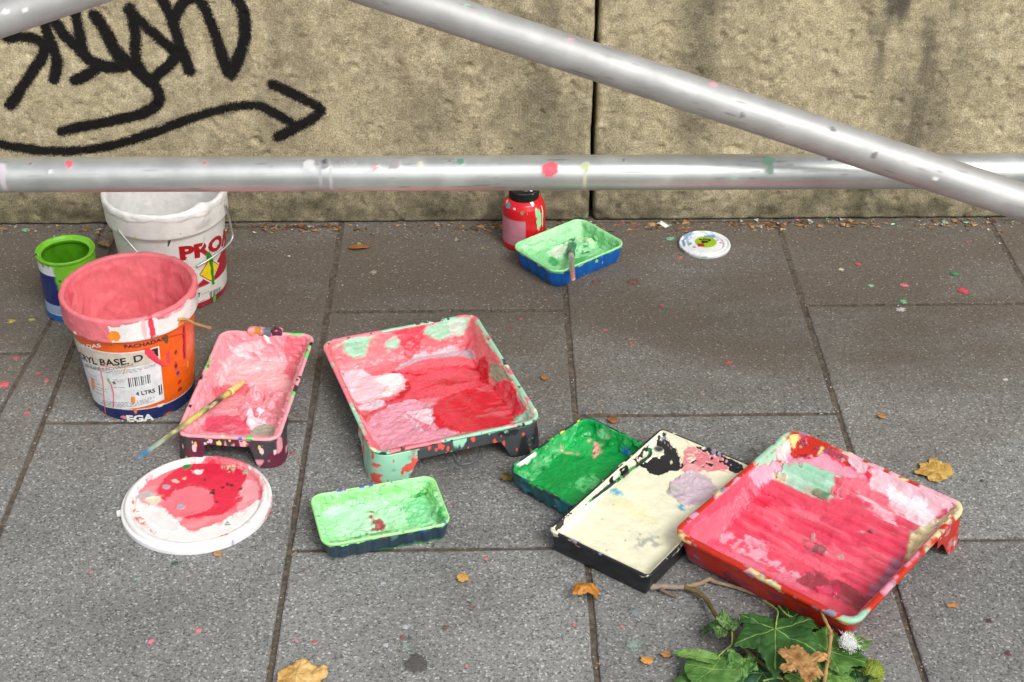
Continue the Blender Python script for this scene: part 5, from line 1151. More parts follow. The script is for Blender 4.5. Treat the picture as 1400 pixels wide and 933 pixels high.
# --- big white lid with coral paint
LB = gz(268.5, 682, .013)[:2]
lid = empty('bucket_lid', (LB[0], LB[1], 0), 'large white plastic bucket lid smeared with coral paint lying flat', 'lid')
L = Lathe(lid, LB, 480)
lp_ = dense([(.0, .0085), (.084, .0085), (.0855, .0080), (.0870, .0060), (.0885, .0060), (.0900, .0085), (.0915, .0125), (.0940, .0135), (.0975, .0135), (.0995, .0120), (.1005, .0085), (.1020, .0080), (.1045, .0075), (.1050, .0060), (.1052, .0), (.1020, .0)], .0013)
G = L.grid(lp_); V = G.reshape(-1, 3); UV = V[:, :2]
def lpick(x, y): p = gz(x, y, .009); return p[:2] - LB
lay = [
    dict(pts=c2((105, 690), (140, 640), (230, 590), (340, 560), (470, 550), (550, 640), (545, 690), (440, 760), (370, 800), (290, 815), (230, 760), (160, 740)), col=(232, 120, 132), amp=.004, streak=((240, 160, 166), 40, .4, .5)),
    dict(pts=c2((115, 740), (170, 725), (240, 770), (260, 815), (200, 815), (150, 790)), col=(234, 232, 232), amp=.004),
    dict(pts=c2((190, 640), (240, 590), (330, 560), (420, 570), (490, 600), (500, 660), (480, 710), (400, 755), (270, 770), (250, 720), (180, 690)), col=(222, 44, 74), amp=.004, rough=.3),
    dict(pts=c2((205, 710), (240, 670), (310, 655), (370, 680), (380, 720), (330, 755), (250, 765), (215, 745)), col=(232, 118, 132), amp=.004, rough=.35),
    dict(pts=c2((500, 630), (550, 650), (530, 700), (470, 745), (480, 700)), col=(236, 158, 168), amp=.004),
    dict(pts=c2((110, 680), (150, 665), (170, 690), (125, 700)), col=(196, 176, 182), amp=.003),
    dict(pts=c2((130, 700), (190, 690), (180, 715), (140, 715)), col=(226, 214, 190), amp=.003),
    dict(pts=c2((265, 580), (290, 572), (300, 580), (275, 595)), col=(20, 140, 66), amp=.001),
    dict(pts=c2((415, 590), (440, 575), (460, 585), (440, 605)), col=(196, 206, 170), amp=.004, broken=.1),
    dict(pts=c2((305, 600), (340, 592), (335, 612), (315, 614)), col=(238, 226, 222), amp=.003),
    dict(kind='dots', w=.0035, pts=c2((238, 635), (272, 627), (247, 640)), col=(236, 190, 170), amp=.002),
    dict(kind='dots', w=.0055, pts=c2((258, 730), (208, 657)), col=(176, 164, 172), amp=.002),
    dict(kind='dots', w=.0025, pts=c2((380, 670), (375, 680), (410, 660), (430, 648), (445, 652), (480, 665), (390, 712), (345, 632)), col=(70, 40, 40), amp=.003),
    dict(kind='dots', w=.004, pts=c2((490, 603)), col=(150, 196, 170), amp=.003),
    dict(kind='dots', w=.0018, pts=c2((430, 785), (436, 792), (425, 793)), col=(30, 100, 60), amp=.001),
    dict(kind='line', w=.002, pts=c2((335, 855), (400, 845), (470, 820), (510, 795)), col=(226, 130, 70), amp=.003, broken=.1),
    dict(kind='line', w=.002, pts=c2((415, 545), (460, 552), (505, 570)), col=(230, 120, 60), amp=.002, broken=.2),
    dict(kind='line', w=.003, pts=c2((200, 570), (280, 540), (400, 530)), col=(234, 140, 150), amp=.004, broken=.2),
    dict(kind='line', w=.0025, pts=c2((85, 700), (95, 760), (160, 820)), col=(226, 110, 100), amp=.004, broken=.05),
    dict(kind='line', w=.002, pts=c2((380, 885), (430, 865), (450, 850)), col=(170, 150, 196), amp=.003, broken=.2),
    dict(kind='line', w=.002, pts=c2((540, 800), (575, 750), (592, 690)), col=(232, 150, 160), amp=.003, broken=.1),
]
c, cov, th, ro = paint_layers(UV, V, lay, (234, 234, 233), lpick, 91, .32, .03)
V = V + np.array([0, 0, 1.0]) * (th * 1.2 + .0003 * (th > 0) * fbm(V, 90, 3, 5))[:, None] * (V[:, 2] > .002)[:, None]
mesh_obj('lid_disc', V, grid_faces(len(lp_), L.m), M_PAINT, lid, c, ro)
tb = gz(166, 700, .006) - np.array([LB[0], LB[1], 0]); ta = math.atan2(tb[1], tb[0]); tg = []
for d, zz in ((0, .001), (0, .006), (.0, .0065)): tg += [[(.1045) * math.cos(ta - .04), .1045 * math.sin(ta - .04), zz], [(.1105) * math.cos(ta - .03), .1105 * math.sin(ta - .03), zz], [(.1105) * math.cos(ta + .03), .1105 * math.sin(ta + .03), zz], [.1045 * math.cos(ta + .04), .1045 * math.sin(ta + .04), zz]]
mesh_obj('pull_tab', np.array(tg), [tuple(f) for f in grid_faces(3, 4)] + [(8, 9, 10, 11)], M_PLASTIC, lid, np.tile(lin((232, 232, 230)), (12, 1)), .3, smooth=False)

# --- small white lid with lime sticker
SB = gz(963.5, 333, .006)[:2]
sl = empty('tin_lid', (SB[0], SB[1], 0), 'small round white lid with a lime green sticker lying near the wall', 'lid')
L = Lathe(sl, SB, 220); SR = .0465
sp_ = dense([(0, .0055), (.030, .0055), (.0315, .004), (.033, .004), (.0345, .0072), (.0375, .0075), (.039, .0055), (.0405, .0055), (.0435, .0075), (.0455, .0070), (SR, .0045), (.0455, .0), (.042, .0)], .0011)
G = L.grid(sp_); V = G.reshape(-1, 3)
spick = lambda x, y: gz(x, y, .006)[:2] - SB
st = spick(965, 331); c = np.tile(lin((228, 231, 234)), (len(V), 1))
lay = [dict(kind='dots', w=.0007, pts=[(0, 0)], col=(228, 231, 234)),
       dict(pts=c5((1050, 310), (1080, 270), (1120, 260), (1090, 300), (1070, 340)), col=(130, 160, 190), amp=.004, broken=.0),
       dict(pts=c5((1180, 280), (1230, 280), (1240, 295), (1190, 292)), col=(110, 150, 195), amp=.003),
       dict(pts=c5((1090, 318), (1112, 312), (1112, 330), (1092, 332)), col=(110, 160, 190), amp=.002),
       dict(pts=c5((1045, 340), (1100, 380), (1190, 395), (1180, 400), (1090, 388)), col=(60, 150, 60), amp=.002),
       dict(pts=c5((1120, 255), (1200, 255), (1260, 270), (1200, 262)), col=(120, 200, 140), amp=.003, broken=.1),
       dict(kind='dots', w=.0022, pts=c5((1125, 342), (1265, 318), (1250, 305)), col=(196, 90, 150), amp=.002)]
c, cov, th, ro = paint_layers(V[:, :2], V, lay, (228, 231, 234), spick, 95, .3, .03)
mesh_obj('lid_disc', V, grid_faces(len(sp_), L.m), M_PAINT, sl, c, ro)
q = np.linspace(0, 2 * PI, 40, endpoint=False); stv = [(st[0] + .0195 * math.cos(t), st[1] + .0195 * math.sin(t), .0060) for t in q]
stv = np.array(stv + [(st[0], st[1], .0060)]); M_LIME = flat_mat('lime sticker', (150, 190, 24), .4)
mesh_obj('sticker', stv, [(i, (i + 1) % 40, 40) for i in range(40)], M_LIME, sl, smooth=False)
def flat_bits(rects, z, mat, root, name='print'):
    for (x0, y0, x1, y1) in rects:
        a, b = spick(*c5((x0, y1))[0]), spick(*c5((x1, y0))[0]); mesh_obj(name, np.array([(a[0], a[1], z), (b[0], a[1], z), (b[0], b[1], z), (a[0], b[1], z)]), [(0, 1, 2, 3)], mat, root, smooth=False)
flat_bits([(1150, 300, 1166, 306), (1170, 298, 1196, 304), (1165, 308, 1180, 322), (1184, 308, 1196, 320), (1200, 300, 1210, 312)], .0063, M_INK_BLACK, sl)
flat_bits([(1145, 324, 1175, 340)], .0063, M_INK_RED, sl)

# ------------------------------------------------------------------ brushes
def bristle_head(root, p0, p1, w, t, colr, seed):
    """flat paint-clogged tuft from ferrule to tip"""
    p0 = np.array(p0); p1 = np.array(p1); n = 10
    return tube('bristles', [p0 + (p1 - p0) * i / n for i in range(n + 1)], [w * (1 - .55 * (i / n) ** 2) for i in range(n + 1)], M_PAINT, root, colr, .4, 12, t, seed)
A0 = gz(188, 627, .088); A1 = long_tray.world(333, 531, .010)
br = empty('paintbrush', A0, 'thin paintbrush with paint stained handle and blue tip lying across the pink tray', 'paintbrush')
ln = A1 - A0
def bcol(V):
    t = (V @ ln) / (ln @ ln); c = np.tile(lin((206, 200, 110)), (len(V), 1)); nz = fbm(V, 90, 3, 6)
    for a, b, cc in ((-1, .10, (44, 130, 180)), (.10, .22, (150, 180, 170)), (.22, .40, (120, 130, 96)), (.60, .80, (70, 66, 48))):
        k = sstep(a - .03, a + .03, t + .05 * nz) * sstep(b + .03, b - .03, t + .05 * nz); c += (lin(cc) - c) * k[:, None]
    k = sstep(.2, .35, fbm(V, 140, 3, 9)); c += (lin((226, 220, 160)) - c) * (k * .8)[:, None]; k = sstep(.35, .45, fbm(V, 120, 3, 19)); c += (lin((60, 140, 90)) - c) * (k * .8)[:, None]
    return c
ts = np.linspace(0, .86, 26); tube('handle', np.array([ln * t for t in ts]), np.interp(ts, [0, .03, .25, .55, .8, .86], [.0016, .0024, .0034, .0044, .0040, .0046]), M_PLASTIC, br, None, .4, 12, .0007, 3, bcol)
bristle_head(br, ln * .86, ln * 1.02, .0058, .0016, (226, 206, 130), 5)
P0 = blue_tray.world(780, 346, .012); P1 = gz(783.5, 383, .048)
b2 = empty('paintbrush', P1, 'short stubby brush with reddish grey handle standing in the mint paint', 'paintbrush')
ln2 = P0 - P1
def bcol2(V):
    t = (V @ ln2) / (ln2 @ ln2); c = np.tile(lin((150, 138, 134)), (len(V), 1)); k = sstep(.24, .12, t + .08 * fbm(V, 90, 2, 3)); c += (lin((188, 84, 78)) - c) * k[:, None]
    k = sstep(.1, .3, fbm(V, 130, 3, 6)); c += (lin((206, 196, 190)) - c) * (.7 * k)[:, None]; k = sstep(.72, .8, t); c += (lin((90, 120, 110)) - c) * k[:, None]; return c
ts = np.linspace(0, .8, 22); tube('handle', np.array([ln2 * t for t in ts]), np.interp(ts, [0, .04, .4, .8], [.003, .0044, .0048, .0052]), M_PLASTIC, b2, None, .4, 12, .0006, 4, bcol2)
bristle_head(b2, ln2 * .8, ln2 * 1.08, .0070, .003, (70, 120, 96), 6)

# ------------------------------------------------------------------ leaves and the fallen branch
PLANE = [(0, 1.0), (10, .84), (20, .72), (29, .66), (38, .76), (50, .95), (60, .80), (72, .66), (84, .60), (98, .70), (112, .74), (130, .55), (150, .42), (170, .36), (180, .14)]
def leaf(name, pos, heading, size, cols, parent=None, tilt=0.0, roll=0.0, curl=0.3, seed=0, shape=PLANE, vein=None, fold=0.12, wav=0.05, minz=0.0015, teeth=.06, squash=1.0, origin=None, veinw=.010):
    """a broad lobed leaf round the point where its veins meet"""
    r_ = np.random.default_rng(seed); m = 200; nr = 24
    a = np.linspace(-PI, PI, m, endpoint=False); deg = np.degrees(np.abs(a)); xs = [p[0] for p in shape]; ys = [p[1] for p in shape]
    r = np.interp(deg, xs, ys) * (1 + .10 * np.sin(a * 1.3 + seed)) ; r *= 1 + teeth * np.abs(np.sin(a * 17 + 2 * np.sin(a * 3 + seed))) - teeth * .5
    q = np.linspace(0, 1, nr) ; q = q ** .9
    X = q[:, None] * r * np.cos(a); Y = q[:, None] * r * np.sin(a) * squash; P2 = np.stack([X.ravel(), Y.ravel()], 1)
    rad = np.hypot(P2[:, 0], P2[:, 1]); Zl = fold * np.abs(P2[:, 1]) - curl * rad ** 2 * (.6 + .5 * fbm(P2, 1.4, 2, seed)) + wav * fbm(P2, 4.0, 3, seed + 3) * (.3 + rad)
    tips = [0, 52, -52, 112, -112]; vd = np.full(len(P2), 9.0); vd2 = np.full(len(P2), 9.0)
    for t in tips:
        d = np.array([math.cos(math.radians(t)), math.sin(math.radians(t)) * squash]); s = np.clip(P2 @ d, 0, .9); vd = np.minimum(vd, np.linalg.norm(P2 - s[:, None] * d, axis=1) / (1.15 - s))
        for s0 in (.3, .5, .68):
            for sg in (1, -1):
                o = d * s0; d2 = np.array([math.cos(math.radians(t + sg * 42)), math.sin(math.radians(t + sg * 42))]); s2 = np.clip((P2 - o) @ d2, 0, .28); vd2 = np.minimum(vd2, np.linalg.norm(P2 - o - s2[:, None] * d2, axis=1) * 2.2)
    Zl = Zl - .012 * sstep(veinw * 2.2, 0, vd) - .018 * sstep(.07, 0, vd2)
    c = np.tile(lin(cols[0]), (len(P2), 1)); k = sstep(-.2, .4, fbm(P2, 3, 4, seed + 9)); c += (lin(cols[1]) - c) * k[:, None]
    if len(cols) > 2: k = sstep(.15, .4, fbm(P2, 5, 4, seed + 19)); c += (lin(cols[2]) - c) * (.8 * k)[:, None]
    if vein is not None: k = sstep(veinw * 1.5, veinw * .6, vd); c += (lin(vein) - c) * (.85 * k)[:, None]
    V = np.stack([P2[:, 0], P2[:, 1], Zl], 1) * size
    ct, st_ = math.cos(tilt), math.sin(tilt); V = V @ np.array([[ct, 0, -st_], [0, 1, 0], [st_, 0, ct]])
    cr_, sr = math.cos(roll), math.sin(roll); V = V @ np.array([[1, 0, 0], [0, cr_, sr], [0, -sr, cr_]])
    ch, sh = math.cos(heading), math.sin(heading); V = V @ np.array([[ch, sh, 0], [-sh, ch, 0], [0, 0, 1]])
    pos = np.array(pos, float); o_ = np.array(origin) if origin is not None else np.zeros(3)
    if (V[:, 2] + pos[2]).min() < minz: pos[2] += minz - (V[:, 2] + pos[2]).min()
    F = grid_faces(nr, m); o = mesh_obj(name, V + (pos - o_ if parent is not None else 0), F, M_LEAF, parent, c, .5)
    if parent is None: o.location = pos
    sd = o.modifiers.new('thickness', 'SOLIDIFY'); sd.thickness = .0004; sd.offset = 0
    return o
c8b = crop(860, 760, 400 / 1400)
g1 = lambda x, y, z=0.0: gz(*c8b((x, y))[0], z)
BO = g1(260, 150)
brn = empty('fallen_branch', (BO[0], BO[1], 0), 'fallen plane tree twig with green leaves in front of the red tray', 'branch'); OB_ = np.array([BO[0], BO[1], 0])
def twig(pts, r0, r1, colr=(150, 134, 118), seed=0, name='twig', sm=6):
    P = smooth_line([g1(x, y, z) - OB_ for x, y, z in pts], sm); n = len(P)
    return tube(name, P, np.linspace(r0, r1, n) * (1 + .12 * np.sin(np.arange(n) * 1.7)), M_BARK, brn, colr, .75, 10, .0005, seed)
twig([(97, 148, .006), (180, 148, .008), (262, 150, .008)], .0042, .0036, (156, 142, 128), 1)
twig([(262, 150, .008), (320, 172, .009), (372, 212, .010), (400, 262, .014), (440, 320, .02), (520, 408, .022), (600, 486, .02), (690, 556, .016), (800, 640, .012), (860, 690, .01)], .0034, .0026, (112, 96, 60), 2)
twig([(262, 150, .008), (330, 134, .008), (388, 112, .008), (410, 124, .007), (500, 148, .006), (570, 172, .005), (640, 195, .004)], .0034, .0022, (150, 132, 108), 3)
twig([(150, 158, .007), (190, 182, .005), (228, 198, .003)], .0026, .0016, (126, 106, 94), 4)
twig([(908, 232, .050), (930, 290, .048), (955, 345, .046), (966, 376, .045), (955, 470, .040), (940, 560, .035), (930, 640, .03)], .0018, .0028, (170, 140, 90), 5)
twig([(962, 372, .046), (968, 384, .045)], .0036, .0034, (160, 120, 80), 6)
GD = [(40, 80, 34), (56, 98, 44)]; GM = [(68, 110, 48), (92, 132, 64)]; GL_ = [(98, 142, 66), (124, 162, 88), (80, 122, 54)]; VE = (150, 180, 100)
def lf(x, y, z, hx, hy, size, cols, seed, **k):
    p = g1(x, y, z); q = g1(hx, hy, z); h = math.atan2(q[1] - p[1], q[0] - p[0]); return leaf('leaf', p, h, size, cols, brn, seed=seed, vein=k.pop('vein', VE), origin=OB_, **k)
lf(700, 352, .034, 702, 560, .070, GD, 1, curl=.16, fold=.14, wav=.09, tilt=-.05)
lf(770, 300, .014, 900, 330, .052, [(26, 58, 28), (40, 78, 38)], 2, curl=.1)
lf(950, 455, .030, 1120, 380, .058, GM, 3, curl=.15, fold=.15, tilt=.15)
lf(1080, 420, .034, 1125, 330, .034, GL_, 4, curl=.2, fold=.3, tilt=.3, squash=.7)
lf(400, 545, .020, 370, 500, .040, GM, 5, curl=.25, squash=1.0, shape=[(0, 1), (30, .92), (60, .85), (100, .8), (140, .75), (170, .6), (180, .5)], teeth=.02)
lf(360, 490, .020, 220, 455, .036, GL_, 6, curl=.2, fold=.5, squash=.55, shape=[(0, 1.2), (20, .9), (50, .6), (90, .5), (130, .55), (180, .4)], teeth=.03)
lf(450, 350, .026, 400, 320, .028, [(52, 88, 40), (86, 120, 62), (60, 70, 36)], 7, curl=.7, fold=.5, wav=.35)
lf(470, 330, .030, 500, 300, .022, [(96, 130, 72), (70, 104, 50)], 8, curl=.8, fold=.6, wav=.4)
lf(545, 500, .020, 540, 560, .028, GM, 9, curl=.5, fold=.4, wav=.3)
lf(640, 560, .010, 600, 620, .050, [(40, 80, 56), (56, 96, 66)], 10, curl=.15)
lf(960, 570, .026, 1050, 540, .036, GL_, 11, curl=.3, fold=.3)
lf(830, 590, .022, 850, 640, .030, GL_, 12, curl=.3)
lf(1075, 545, .018, 1095, 600, .030, [(28, 60, 30), (44, 80, 40)], 13, curl=.4, fold=.3, wav=.2)
lf(900, 490, .022, 870, 440, .036, GM, 14, curl=.2, fold=.2)
lf(330, 600, .012, 300, 640, .034, GM, 15, curl=.2)
lf(1010, 600, .012, 1060, 640, .034, GM, 16, curl=.25)
def petiole(pts, seed): twig(pts, .0013, .0010, (140, 160, 84), seed, 'petiole')
petiole([(640, 212, .02), (690, 245, .03), (712, 268, .036), (706, 310, .036), (700, 352, .036)], 21); petiole([(715, 240, .022), (760, 285, .026), (850, 320, .022), (915, 355, .018)], 22)
petiole([(862, 498, .026), (905, 475, .032), (950, 455, .034)], 23); petiole([(490, 340, .03), (492, 420, .026), (450, 460, .022), (430, 490, .02), (500, 530, .018)], 24)
petiole([(725, 548, .02), (770, 560, .026), (830, 590, .026)], 25); petiole([(640, 600, .016), (700, 585, .018), (735, 590, .02)], 26)
# the seed ball: dense short hairs
sb = g1(1163, 556, .0165) - OB_; nb = 46; mb = 64; th_ = np.linspace(0, PI, nb); ph = np.linspace(0, 2 * PI, mb, endpoint=False); T_, P_ = np.meshgrid(th_, ph, indexing='ij')
D = np.stack([np.sin(T_) * np.cos(P_), np.sin(T_) * np.sin(P_), np.cos(T_)], -1).reshape(-1, 3); rr_ = .0142 + .0012 * vnoise(D * 14, 3) + .0010 * vnoise(D * 30, 5)
cb = np.tile(lin((104, 120, 38)), (len(D), 1)); cb += (lin((150, 164, 66)) - cb) * sstep(-.2, .6, vnoise(D * 22, 8))[:, None]
ball = mesh_obj('seed_ball', D * rr_[:, None] + sb, grid_faces(nb, mb), M_LEAF, brn, cb, .7)
hv = []; hf = []; rg = np.random.default_rng(5)
for i in range(900):
    d = rg.normal(size=3); d /= np.linalg.norm(d); s = np.cross(d, [0.3, .2, 1]); s /= np.linalg.norm(s); d2 = d + rg.normal(size=3) * .25; b0 = sb + d * .0136; n = len(hv)
    hv += [b0 + s * .0003, b0 - s * .0003, b0 + d2 * rg.uniform(.0018, .0032)]; hf.append((n, n + 1, n + 2))
o = mesh_obj('seed_hairs', np.array(hv), hf, M_LEAF, ball, np.tile(lin((146, 158, 66)), (len(hv), 1)), .7); o['kind'] = 'stuff'
# white fluff caught on a leaf
ff = g1(1050, 438, .040); fv = []; fc = []
for i in range(420):
    t = rg.normal(size=3) * [.0046, .0056, .0014]; d = rg.normal(size=3) * [.0035, .0045, .0014] + [.001, .002, 0]; s = np.cross(d, [0, 0, 1.]); s = s / (np.linalg.norm(s) + 1e-9) * .0003; n = len(fv)
    fv += [t - s, t + s, t + d + s * .3, t + d - s * .3]; fc.append((n, n + 1, n + 2, n + 3))
for i in range(70):
    t = rg.normal(size=3) * [.0025, .0022, .001] + [.0005, .013, 0.0]; d = rg.normal(size=3) * [.003, .003, .0015]; s = np.cross(d, [0, 0, 1.]); s = s / (np.linalg.norm(s) + 1e-9) * .0003; n = len(fv)
    fv += [t - s, t + s, t + d + s * .3, t + d - s * .3]; fc.append((n, n + 1, n + 2, n + 3))
fv = np.array(fv); fv[:, 2] -= fv[:, 2].min()
o = mesh_obj('down_feather', fv, fc, M_PAINT, None, np.tile(lin((238, 238, 238)), (len(fv), 1)), .8, loc=ff); tag(o, 'tuft of white down caught on the green leaves', 'feather')

# ------------------------------------------------------------------ dry leaves on the paving
DRY = [(190, 142, 76), (206, 164, 98), (150, 108, 60)]
SH2 = [(0, .95), (12, .8), (25, .70), (38, .88), (52, .98), (64, .80), (80, .62), (95, .72), (112, .70), (140, .58), (160, .60), (180, .5)]
def dry(px, py, size, hd, label, cols=DRY, seed=0, group=None, **k):
    p = gz(px, py, k.pop('z', .004)); o = leaf('dry_leaf', p, hd, size, cols, None, seed=seed, vein=k.pop('vein', (150, 112, 62)), shape=k.pop('shape', SH2), **k); return tag(o, label, 'leaf', group)
dry(1282, 644, .034, 2.4, 'broad tan dry leaf behind the red tray', [(196, 158, 84), (178, 138, 66), (206, 176, 110)], 31, curl=.1, wav=.1, fold=.1)
dry(797, 810, .027, .3, 'curled orange brown leaf standing arched below the black tray', [(176, 112, 40), (196, 136, 62), (140, 88, 34)], 32, curl=1.5, fold=-.1, wav=.12, z=.016, squash=.55)
dry(404, 926, .040, -.6, 'large pale tan dry leaf on the joint at the pavement edge', [(206, 168, 104), (190, 150, 84), (216, 184, 124)], 33, curl=.15, wav=.15)
dry(490, 338, .020, .2, 'rust brown oval leaf lying near the wall', [(150, 96, 46), (166, 112, 60)], 34, curl=.25, squash=.55, shape=[(0, 1), (30, .8), (60, .7), (100, .7), (150, .8), (180, .95)], teeth=.02, wav=.06)
dry(143, 336, .020, 2.5, 'brown crumpled leaf between the green tin and white bucket', [(150, 120, 84), (170, 140, 100)], 35, curl=.6, fold=.4, wav=.2, squash=.6)
dry(632, 790, .0115, .4, 'tiny pale orange leaf scrap below the small minty tray', [(206, 160, 90), (190, 140, 70)], 36, curl=.2)
dry(885, 903, .0105, 1.4, 'ochre leaf scrap left of the green branch leaves, bigger one', [(206, 152, 86), (196, 140, 76)], 37, curl=.2)
dry(912, 895, .0085, 2.0, 'ochre leaf scrap touching the folded green leaf', [(196, 140, 88), (180, 124, 70)], 38, curl=.2)
dry(1300, 828, .0100, .1, 'small orange leaf scrap right of the red tray', [(206, 140, 70), (190, 124, 60)], 39, curl=.2, squash=.5)
dry(693, 655, .013, 1.0, 'dull olive leaf crumb beside the dark green tray', [(112, 100, 46), (140, 126, 60)], 40, curl=.5, fold=.4)
dry(297, 757, .008, 1.2, 'small tan leaf scrap at the edge of the large lid', [(196, 140, 90), (180, 126, 80)], 41, curl=.3)
dry(744, 516, .0085, .5, 'small brown leaf scrap right of the square tray', [(150, 104, 60), (170, 124, 76)], 42, curl=.2)
dry(1206, 569, .0085, .8, 'small orange leaf scrap on the dusty slab behind the red tray', [(190, 140, 84), (170, 120, 70)], 43, curl=.2)
dry(838, 575, .0105, 1.2, 'rusty leaf scrap at the corner of the dark green tray', [(160, 100, 56), (140, 84, 46)], 44, curl=.3)
p = g1(812, 500, .045); o = leaf('dry_leaf', p, math.atan2(-1, .4), .034, [(176, 134, 84), (156, 112, 66), (190, 150, 100)], None, seed=45, vein=(140, 100, 60), shape=[(0, 1.0), (20, .95), (34, .6), (50, .62), (62, 1.0), (80, .95), (95, .5), (120, .55), (150, .9), (180, .85)], curl=.2, wav=.14, fold=.2, tilt=-.1, teeth=.12); tag(o, 'brown dry leaf lying on top of the green leaves', 'leaf')

# ------------------------------------------------------------------ dried spots of paint on the slabs
def worn_mat():
    m = painted_mat('worn paint spot', .3, 300, .3); nt = m.node_tree; N = nt.nodes; L = nt.links; b = N['Principled BSDF']
    e = N.new('ShaderNodeAttribute'); e.attribute_name = 'Edge'; gm = N.new('ShaderNodeNewGeometry')
    n = N.new('ShaderNodeTexNoise'); n.inputs['Scale'].default_value = 260; n.inputs['Detail'].default_value = 5; n.inputs['Roughness'].default_value = .7; L.new(gm.outputs['Position'], n.inputs['Vector'])
    a = N.new('ShaderNodeMath'); a.operation = 'ADD'; L.new(e.outputs['Fac'], a.inputs[0]); L.new(n.outputs['Fac'], a.inputs[1])
    mr = N.new('ShaderNodeMapRange'); mr.inputs[1].default_value = .82; mr.inputs[2].default_value = 1.02; L.new(a.outputs[0], mr.inputs[0]); L.new(mr.outputs[0], b.inputs['Alpha'])
    return m
M_WORN = worn_mat()
def spot(px, py, r, colr, seed, th=.0007, sq=1.0, thin=False):
    p = gz(px, py); m = 40; a = np.linspace(0, 2 * PI, m, endpoint=False); n = fbm(np.stack([np.cos(a), np.sin(a), 0 * a + seed], 1), 1.6, 3, seed); rad = r * (1 + .45 * n) ; rad *= 1 + .25 * np.maximum(0, np.sin(a * (5 + seed % 4) + seed)) ** 4
    V = [[0, 0, .0011 + th]]
    for q, z in ((.5, .0010 + th * .9), (.85, .0008 + th * .6), (1, -.0006)): V += [[rad[i] * q * math.cos(a[i]), rad[i] * q * math.sin(a[i]) * sq, z] for i in range(m)]
    F = [(0, 1 + i, 1 + (i + 1) % m) for i in range(m)]
    for k_ in range(2): F += [(1 + k_ * m + i, 1 + (k_ + 1) * m + i, 1 + (k_ + 1) * m + (i + 1) % m, 1 + k_ * m + (i + 1) % m) for i in range(m)]
    V = np.array(V); cc = np.tile(lin(colr), (len(V), 1)); ed = np.concatenate([[.62], np.full(m, .5), np.full(m, .40), np.full(m, .05)]); return mesh_obj('paint_spot', V, F, M_WORN, pav, cc, .6, attrs={'Edge': ed}, loc=(p[0], p[1], 0))
PK = (206, 112, 120); PK2 = (170, 110, 108); MG = (150, 190, 165)
for i, (x, y, r, cc) in enumerate([
    (1317, 398, .011, (206, 84, 96)), (1236, 391, .008, (222, 128, 136)), (1306, 375, .009, (76, 140, 96)), (1191, 391, .006, (150, 200, 160)), (1235, 413, .008, (120, 176, 140)), (1232, 424, .009, (206, 196, 198)), (1173, 362, .006, (206, 92, 104)), (1150, 369, .007, (206, 206, 176)), (1292, 305, .006, (160, 210, 180)), (1322, 331, .004, (196, 90, 110)),
    (917, 327, .009, (130, 176, 150)), (930, 353, .009, (170, 116, 112)), (996, 497, .009, (160, 104, 98)), (828, 452, .006, PK2), (863, 470, .006, PK2), (815, 387, .010, (130, 88, 86)), (866, 386, .012, (120, 88, 84)), (905, 418, .005, (176, 100, 104)), (925, 435, .004, PK2),
    (36, 315, .008, (120, 190, 150)), (44, 438, .007, (176, 180, 110)), (16, 440, .009, (180, 170, 100)), (5, 527, .012, PK), (22, 490, .008, (170, 110, 112)), (37, 566, .006, PK), (52, 512, .006, (180, 112, 116)), (64, 520, .007, (186, 116, 120)),
    (511, 373, .008, (166, 160, 140)), (660, 340, .005, (150, 150, 100)), (491, 334, .005, (130, 180, 140)), (712, 437, .005, PK2), (697, 452, .003, (190, 84, 60)),
    (554, 858, .0060, (176, 180, 190)), (524, 799, .0055, (180, 180, 186)), (527, 883, .0048, (180, 182, 188)), (554, 883, .0065, (140, 156, 146)), (664, 765, .0048, (186, 126, 122)), (551, 872, .004, (150, 90, 80)), (569, 908, .0170, (90, 88, 87)), (638, 911, .004, (190, 140, 136)), (866, 882, .012, (140, 154, 146)), (207, 878, .0055, (216, 132, 146)), (271, 863, .0055, (210, 136, 146)), (239, 771, .005, (60, 90, 74)), (185, 795, .003, (90, 160, 110)), (404, 877, .0045, (206, 146, 152)), (125, 783, .004, (190, 140, 130)),
    (1378, 894, .0055, (110, 60, 72)), (1352, 850, .005, (84, 66, 70)), (1374, 520, .005, (214, 206, 200)), (868, 838, .009, (132, 142, 140)), (692, 735, .005, (170, 165, 168)), (400, 620, .004, (190, 90, 90)), (1130, 300, .004, (90, 170, 120)), (1108, 304, .006, (150, 190, 170)),
    (430, 878, .004, (190, 90, 96)), (620, 690, .003, PK2), (645, 830, .004, (150, 110, 100)), (610, 858, .005, (120, 90, 84)), (850, 857, .003, (206, 130, 140)), (785, 855, .0035, (206, 120, 130))]):
    spot(x, y, r, cc, i, th=.0004, sq=.9 if i % 2 else 1.05)

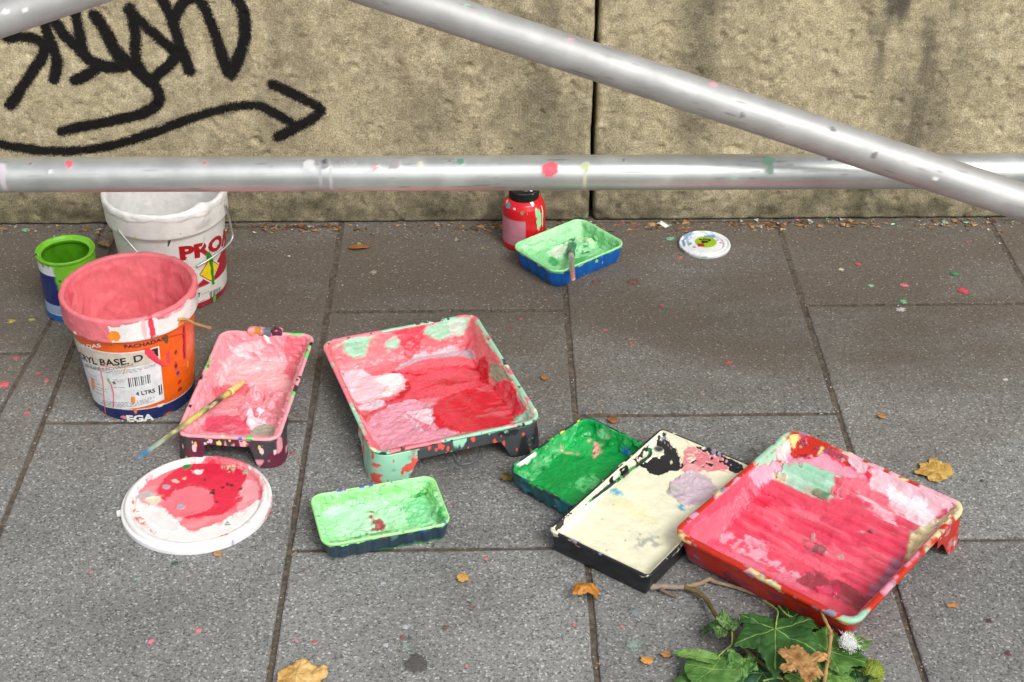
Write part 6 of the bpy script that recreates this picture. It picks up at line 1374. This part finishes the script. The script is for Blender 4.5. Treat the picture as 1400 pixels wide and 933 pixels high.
# ------------------------------------------------------------------ litter: grit, crumbs of leaf and flakes of paint, mostly along the wall and in the joints
lv = []; lf_ = []; lc = []; rg = np.random.default_rng(8)
def crumb(x, y, s, colr, flat_=.5):
    n = len(lv); z = .0012
    base = rg.normal(size=(4, 3)) * s * .5; base[:, 2] = np.abs(base[:, 2]) * flat_
    pts = np.array([[s, 0, 0], [-.5 * s, .8 * s, 0], [-.5 * s, -.8 * s, 0], [0, 0, s * flat_]]) + base * .7; a = rg.uniform(0, 6.28); ca, sa = math.cos(a), math.sin(a)
    for p in pts: lv.append((x + p[0] * ca - p[1] * sa, y + p[0] * sa + p[1] * ca, z + max(p[2], -.001))); lc.append(lin(colr) * rg.uniform(.75, 1.2))
    lf_.extend([(n, n + 1, n + 3), (n + 1, n + 2, n + 3), (n + 2, n, n + 3)])
BR_ = [(150, 112, 72), (120, 88, 58), (170, 130, 86), (92, 72, 54), (186, 150, 104)]; GRIT = [(176, 168, 158), (140, 130, 118), (110, 100, 90), (200, 194, 186)]; PAINTC = [(214, 120, 130), (150, 200, 165), (226, 226, 222), (206, 70, 86)]
for i in range(900):
    x = rg.uniform(-1.0, 1.1); y = WALL_Y - .004 - abs(rg.normal()) * .028
    crumb(x, y, rg.uniform(.001, .0028) if rg.random() < .85 else rg.uniform(.003, .006), BR_[rg.integers(5)] if rg.random() < .6 else (GRIT[rg.integers(4)] if rg.random() < .75 else PAINTC[rg.integers(4)]), .4)
for (cx, n, w) in ((.02, 26, .04), (.30, 24, .05), (.52, 30, .05), (-.34, 30, .07), (.83, 18, .06), (-.62, 16, .08), (.62, 14, .05), (.14, 14, .03)):
    for i in range(n): crumb(cx + rg.normal() * w, WALL_Y - .012 - abs(rg.normal()) * .014, rg.uniform(.003, .008), BR_[rg.integers(5)], .3)
for i in range(1500):
    x = rg.uniform(-.95, 1.05); y = WALL_Y - rg.random() ** 1.4 * .75; crumb(x, y, rg.uniform(.0006, .0016), GRIT[rg.integers(4)] if rg.random() < .7 else BR_[rg.integers(5)], .5)
for i in range(60):
    x = rg.uniform(-.8, .95); y = rg.uniform(1.36, 2.5); crumb(x, y, rg.uniform(.0016, .0038), (BR_ + PAINTC)[rg.integers(9)], .3)
for jx in (-.682, -.278, .125, .527, .922):
    for i in range(110): crumb(jx + rg.normal() * .004, rg.uniform(1.3, 2.51), rg.uniform(.0008, .0020), (BR_ + GRIT)[rg.integers(9)], .5)
for (x0, x1, y) in ((-.278, .125, 2.225), (-.278, .125, 1.618), (.125, .527, 1.922), (.527, .922, 2.233), (.527, .922, 1.626), (-.68, -.278, 1.916)):
    for i in range(60): crumb(rg.uniform(x0, x1), y + rg.normal() * .005, rg.uniform(.0008, .0020), (BR_ + GRIT)[rg.integers(9)], .5)
lt = mesh_obj('litter', np.array(lv), lf_, M_BARK, None, np.array(lc), .8, smooth=False); lt['kind'] = 'stuff'; lt['label'] = 'scattered grit, leaf crumbs and paint flakes on the paving by the wall'; lt['category'] = 'litter'
# white plastic scrap near the wall
q = gz(906, 309, .001); sv = np.array([(-.012, .006, .001), (-.002, .009, .006), (.012, -.004, .002), (.004, -.009, .001), (-.006, -.002, .005)])
o = mesh_obj('plastic_scrap', sv, [(0, 4, 1), (4, 3, 2), (4, 2, 1)], M_PLASTIC, None, np.tile(lin((226, 226, 222)), (5, 1)), .4, smooth=False, loc=q); tag(o, 'crumpled white plastic scrap at the foot of the wall', 'scrap')
sd = o.modifiers.new('thickness', 'SOLIDIFY'); sd.thickness = .0006
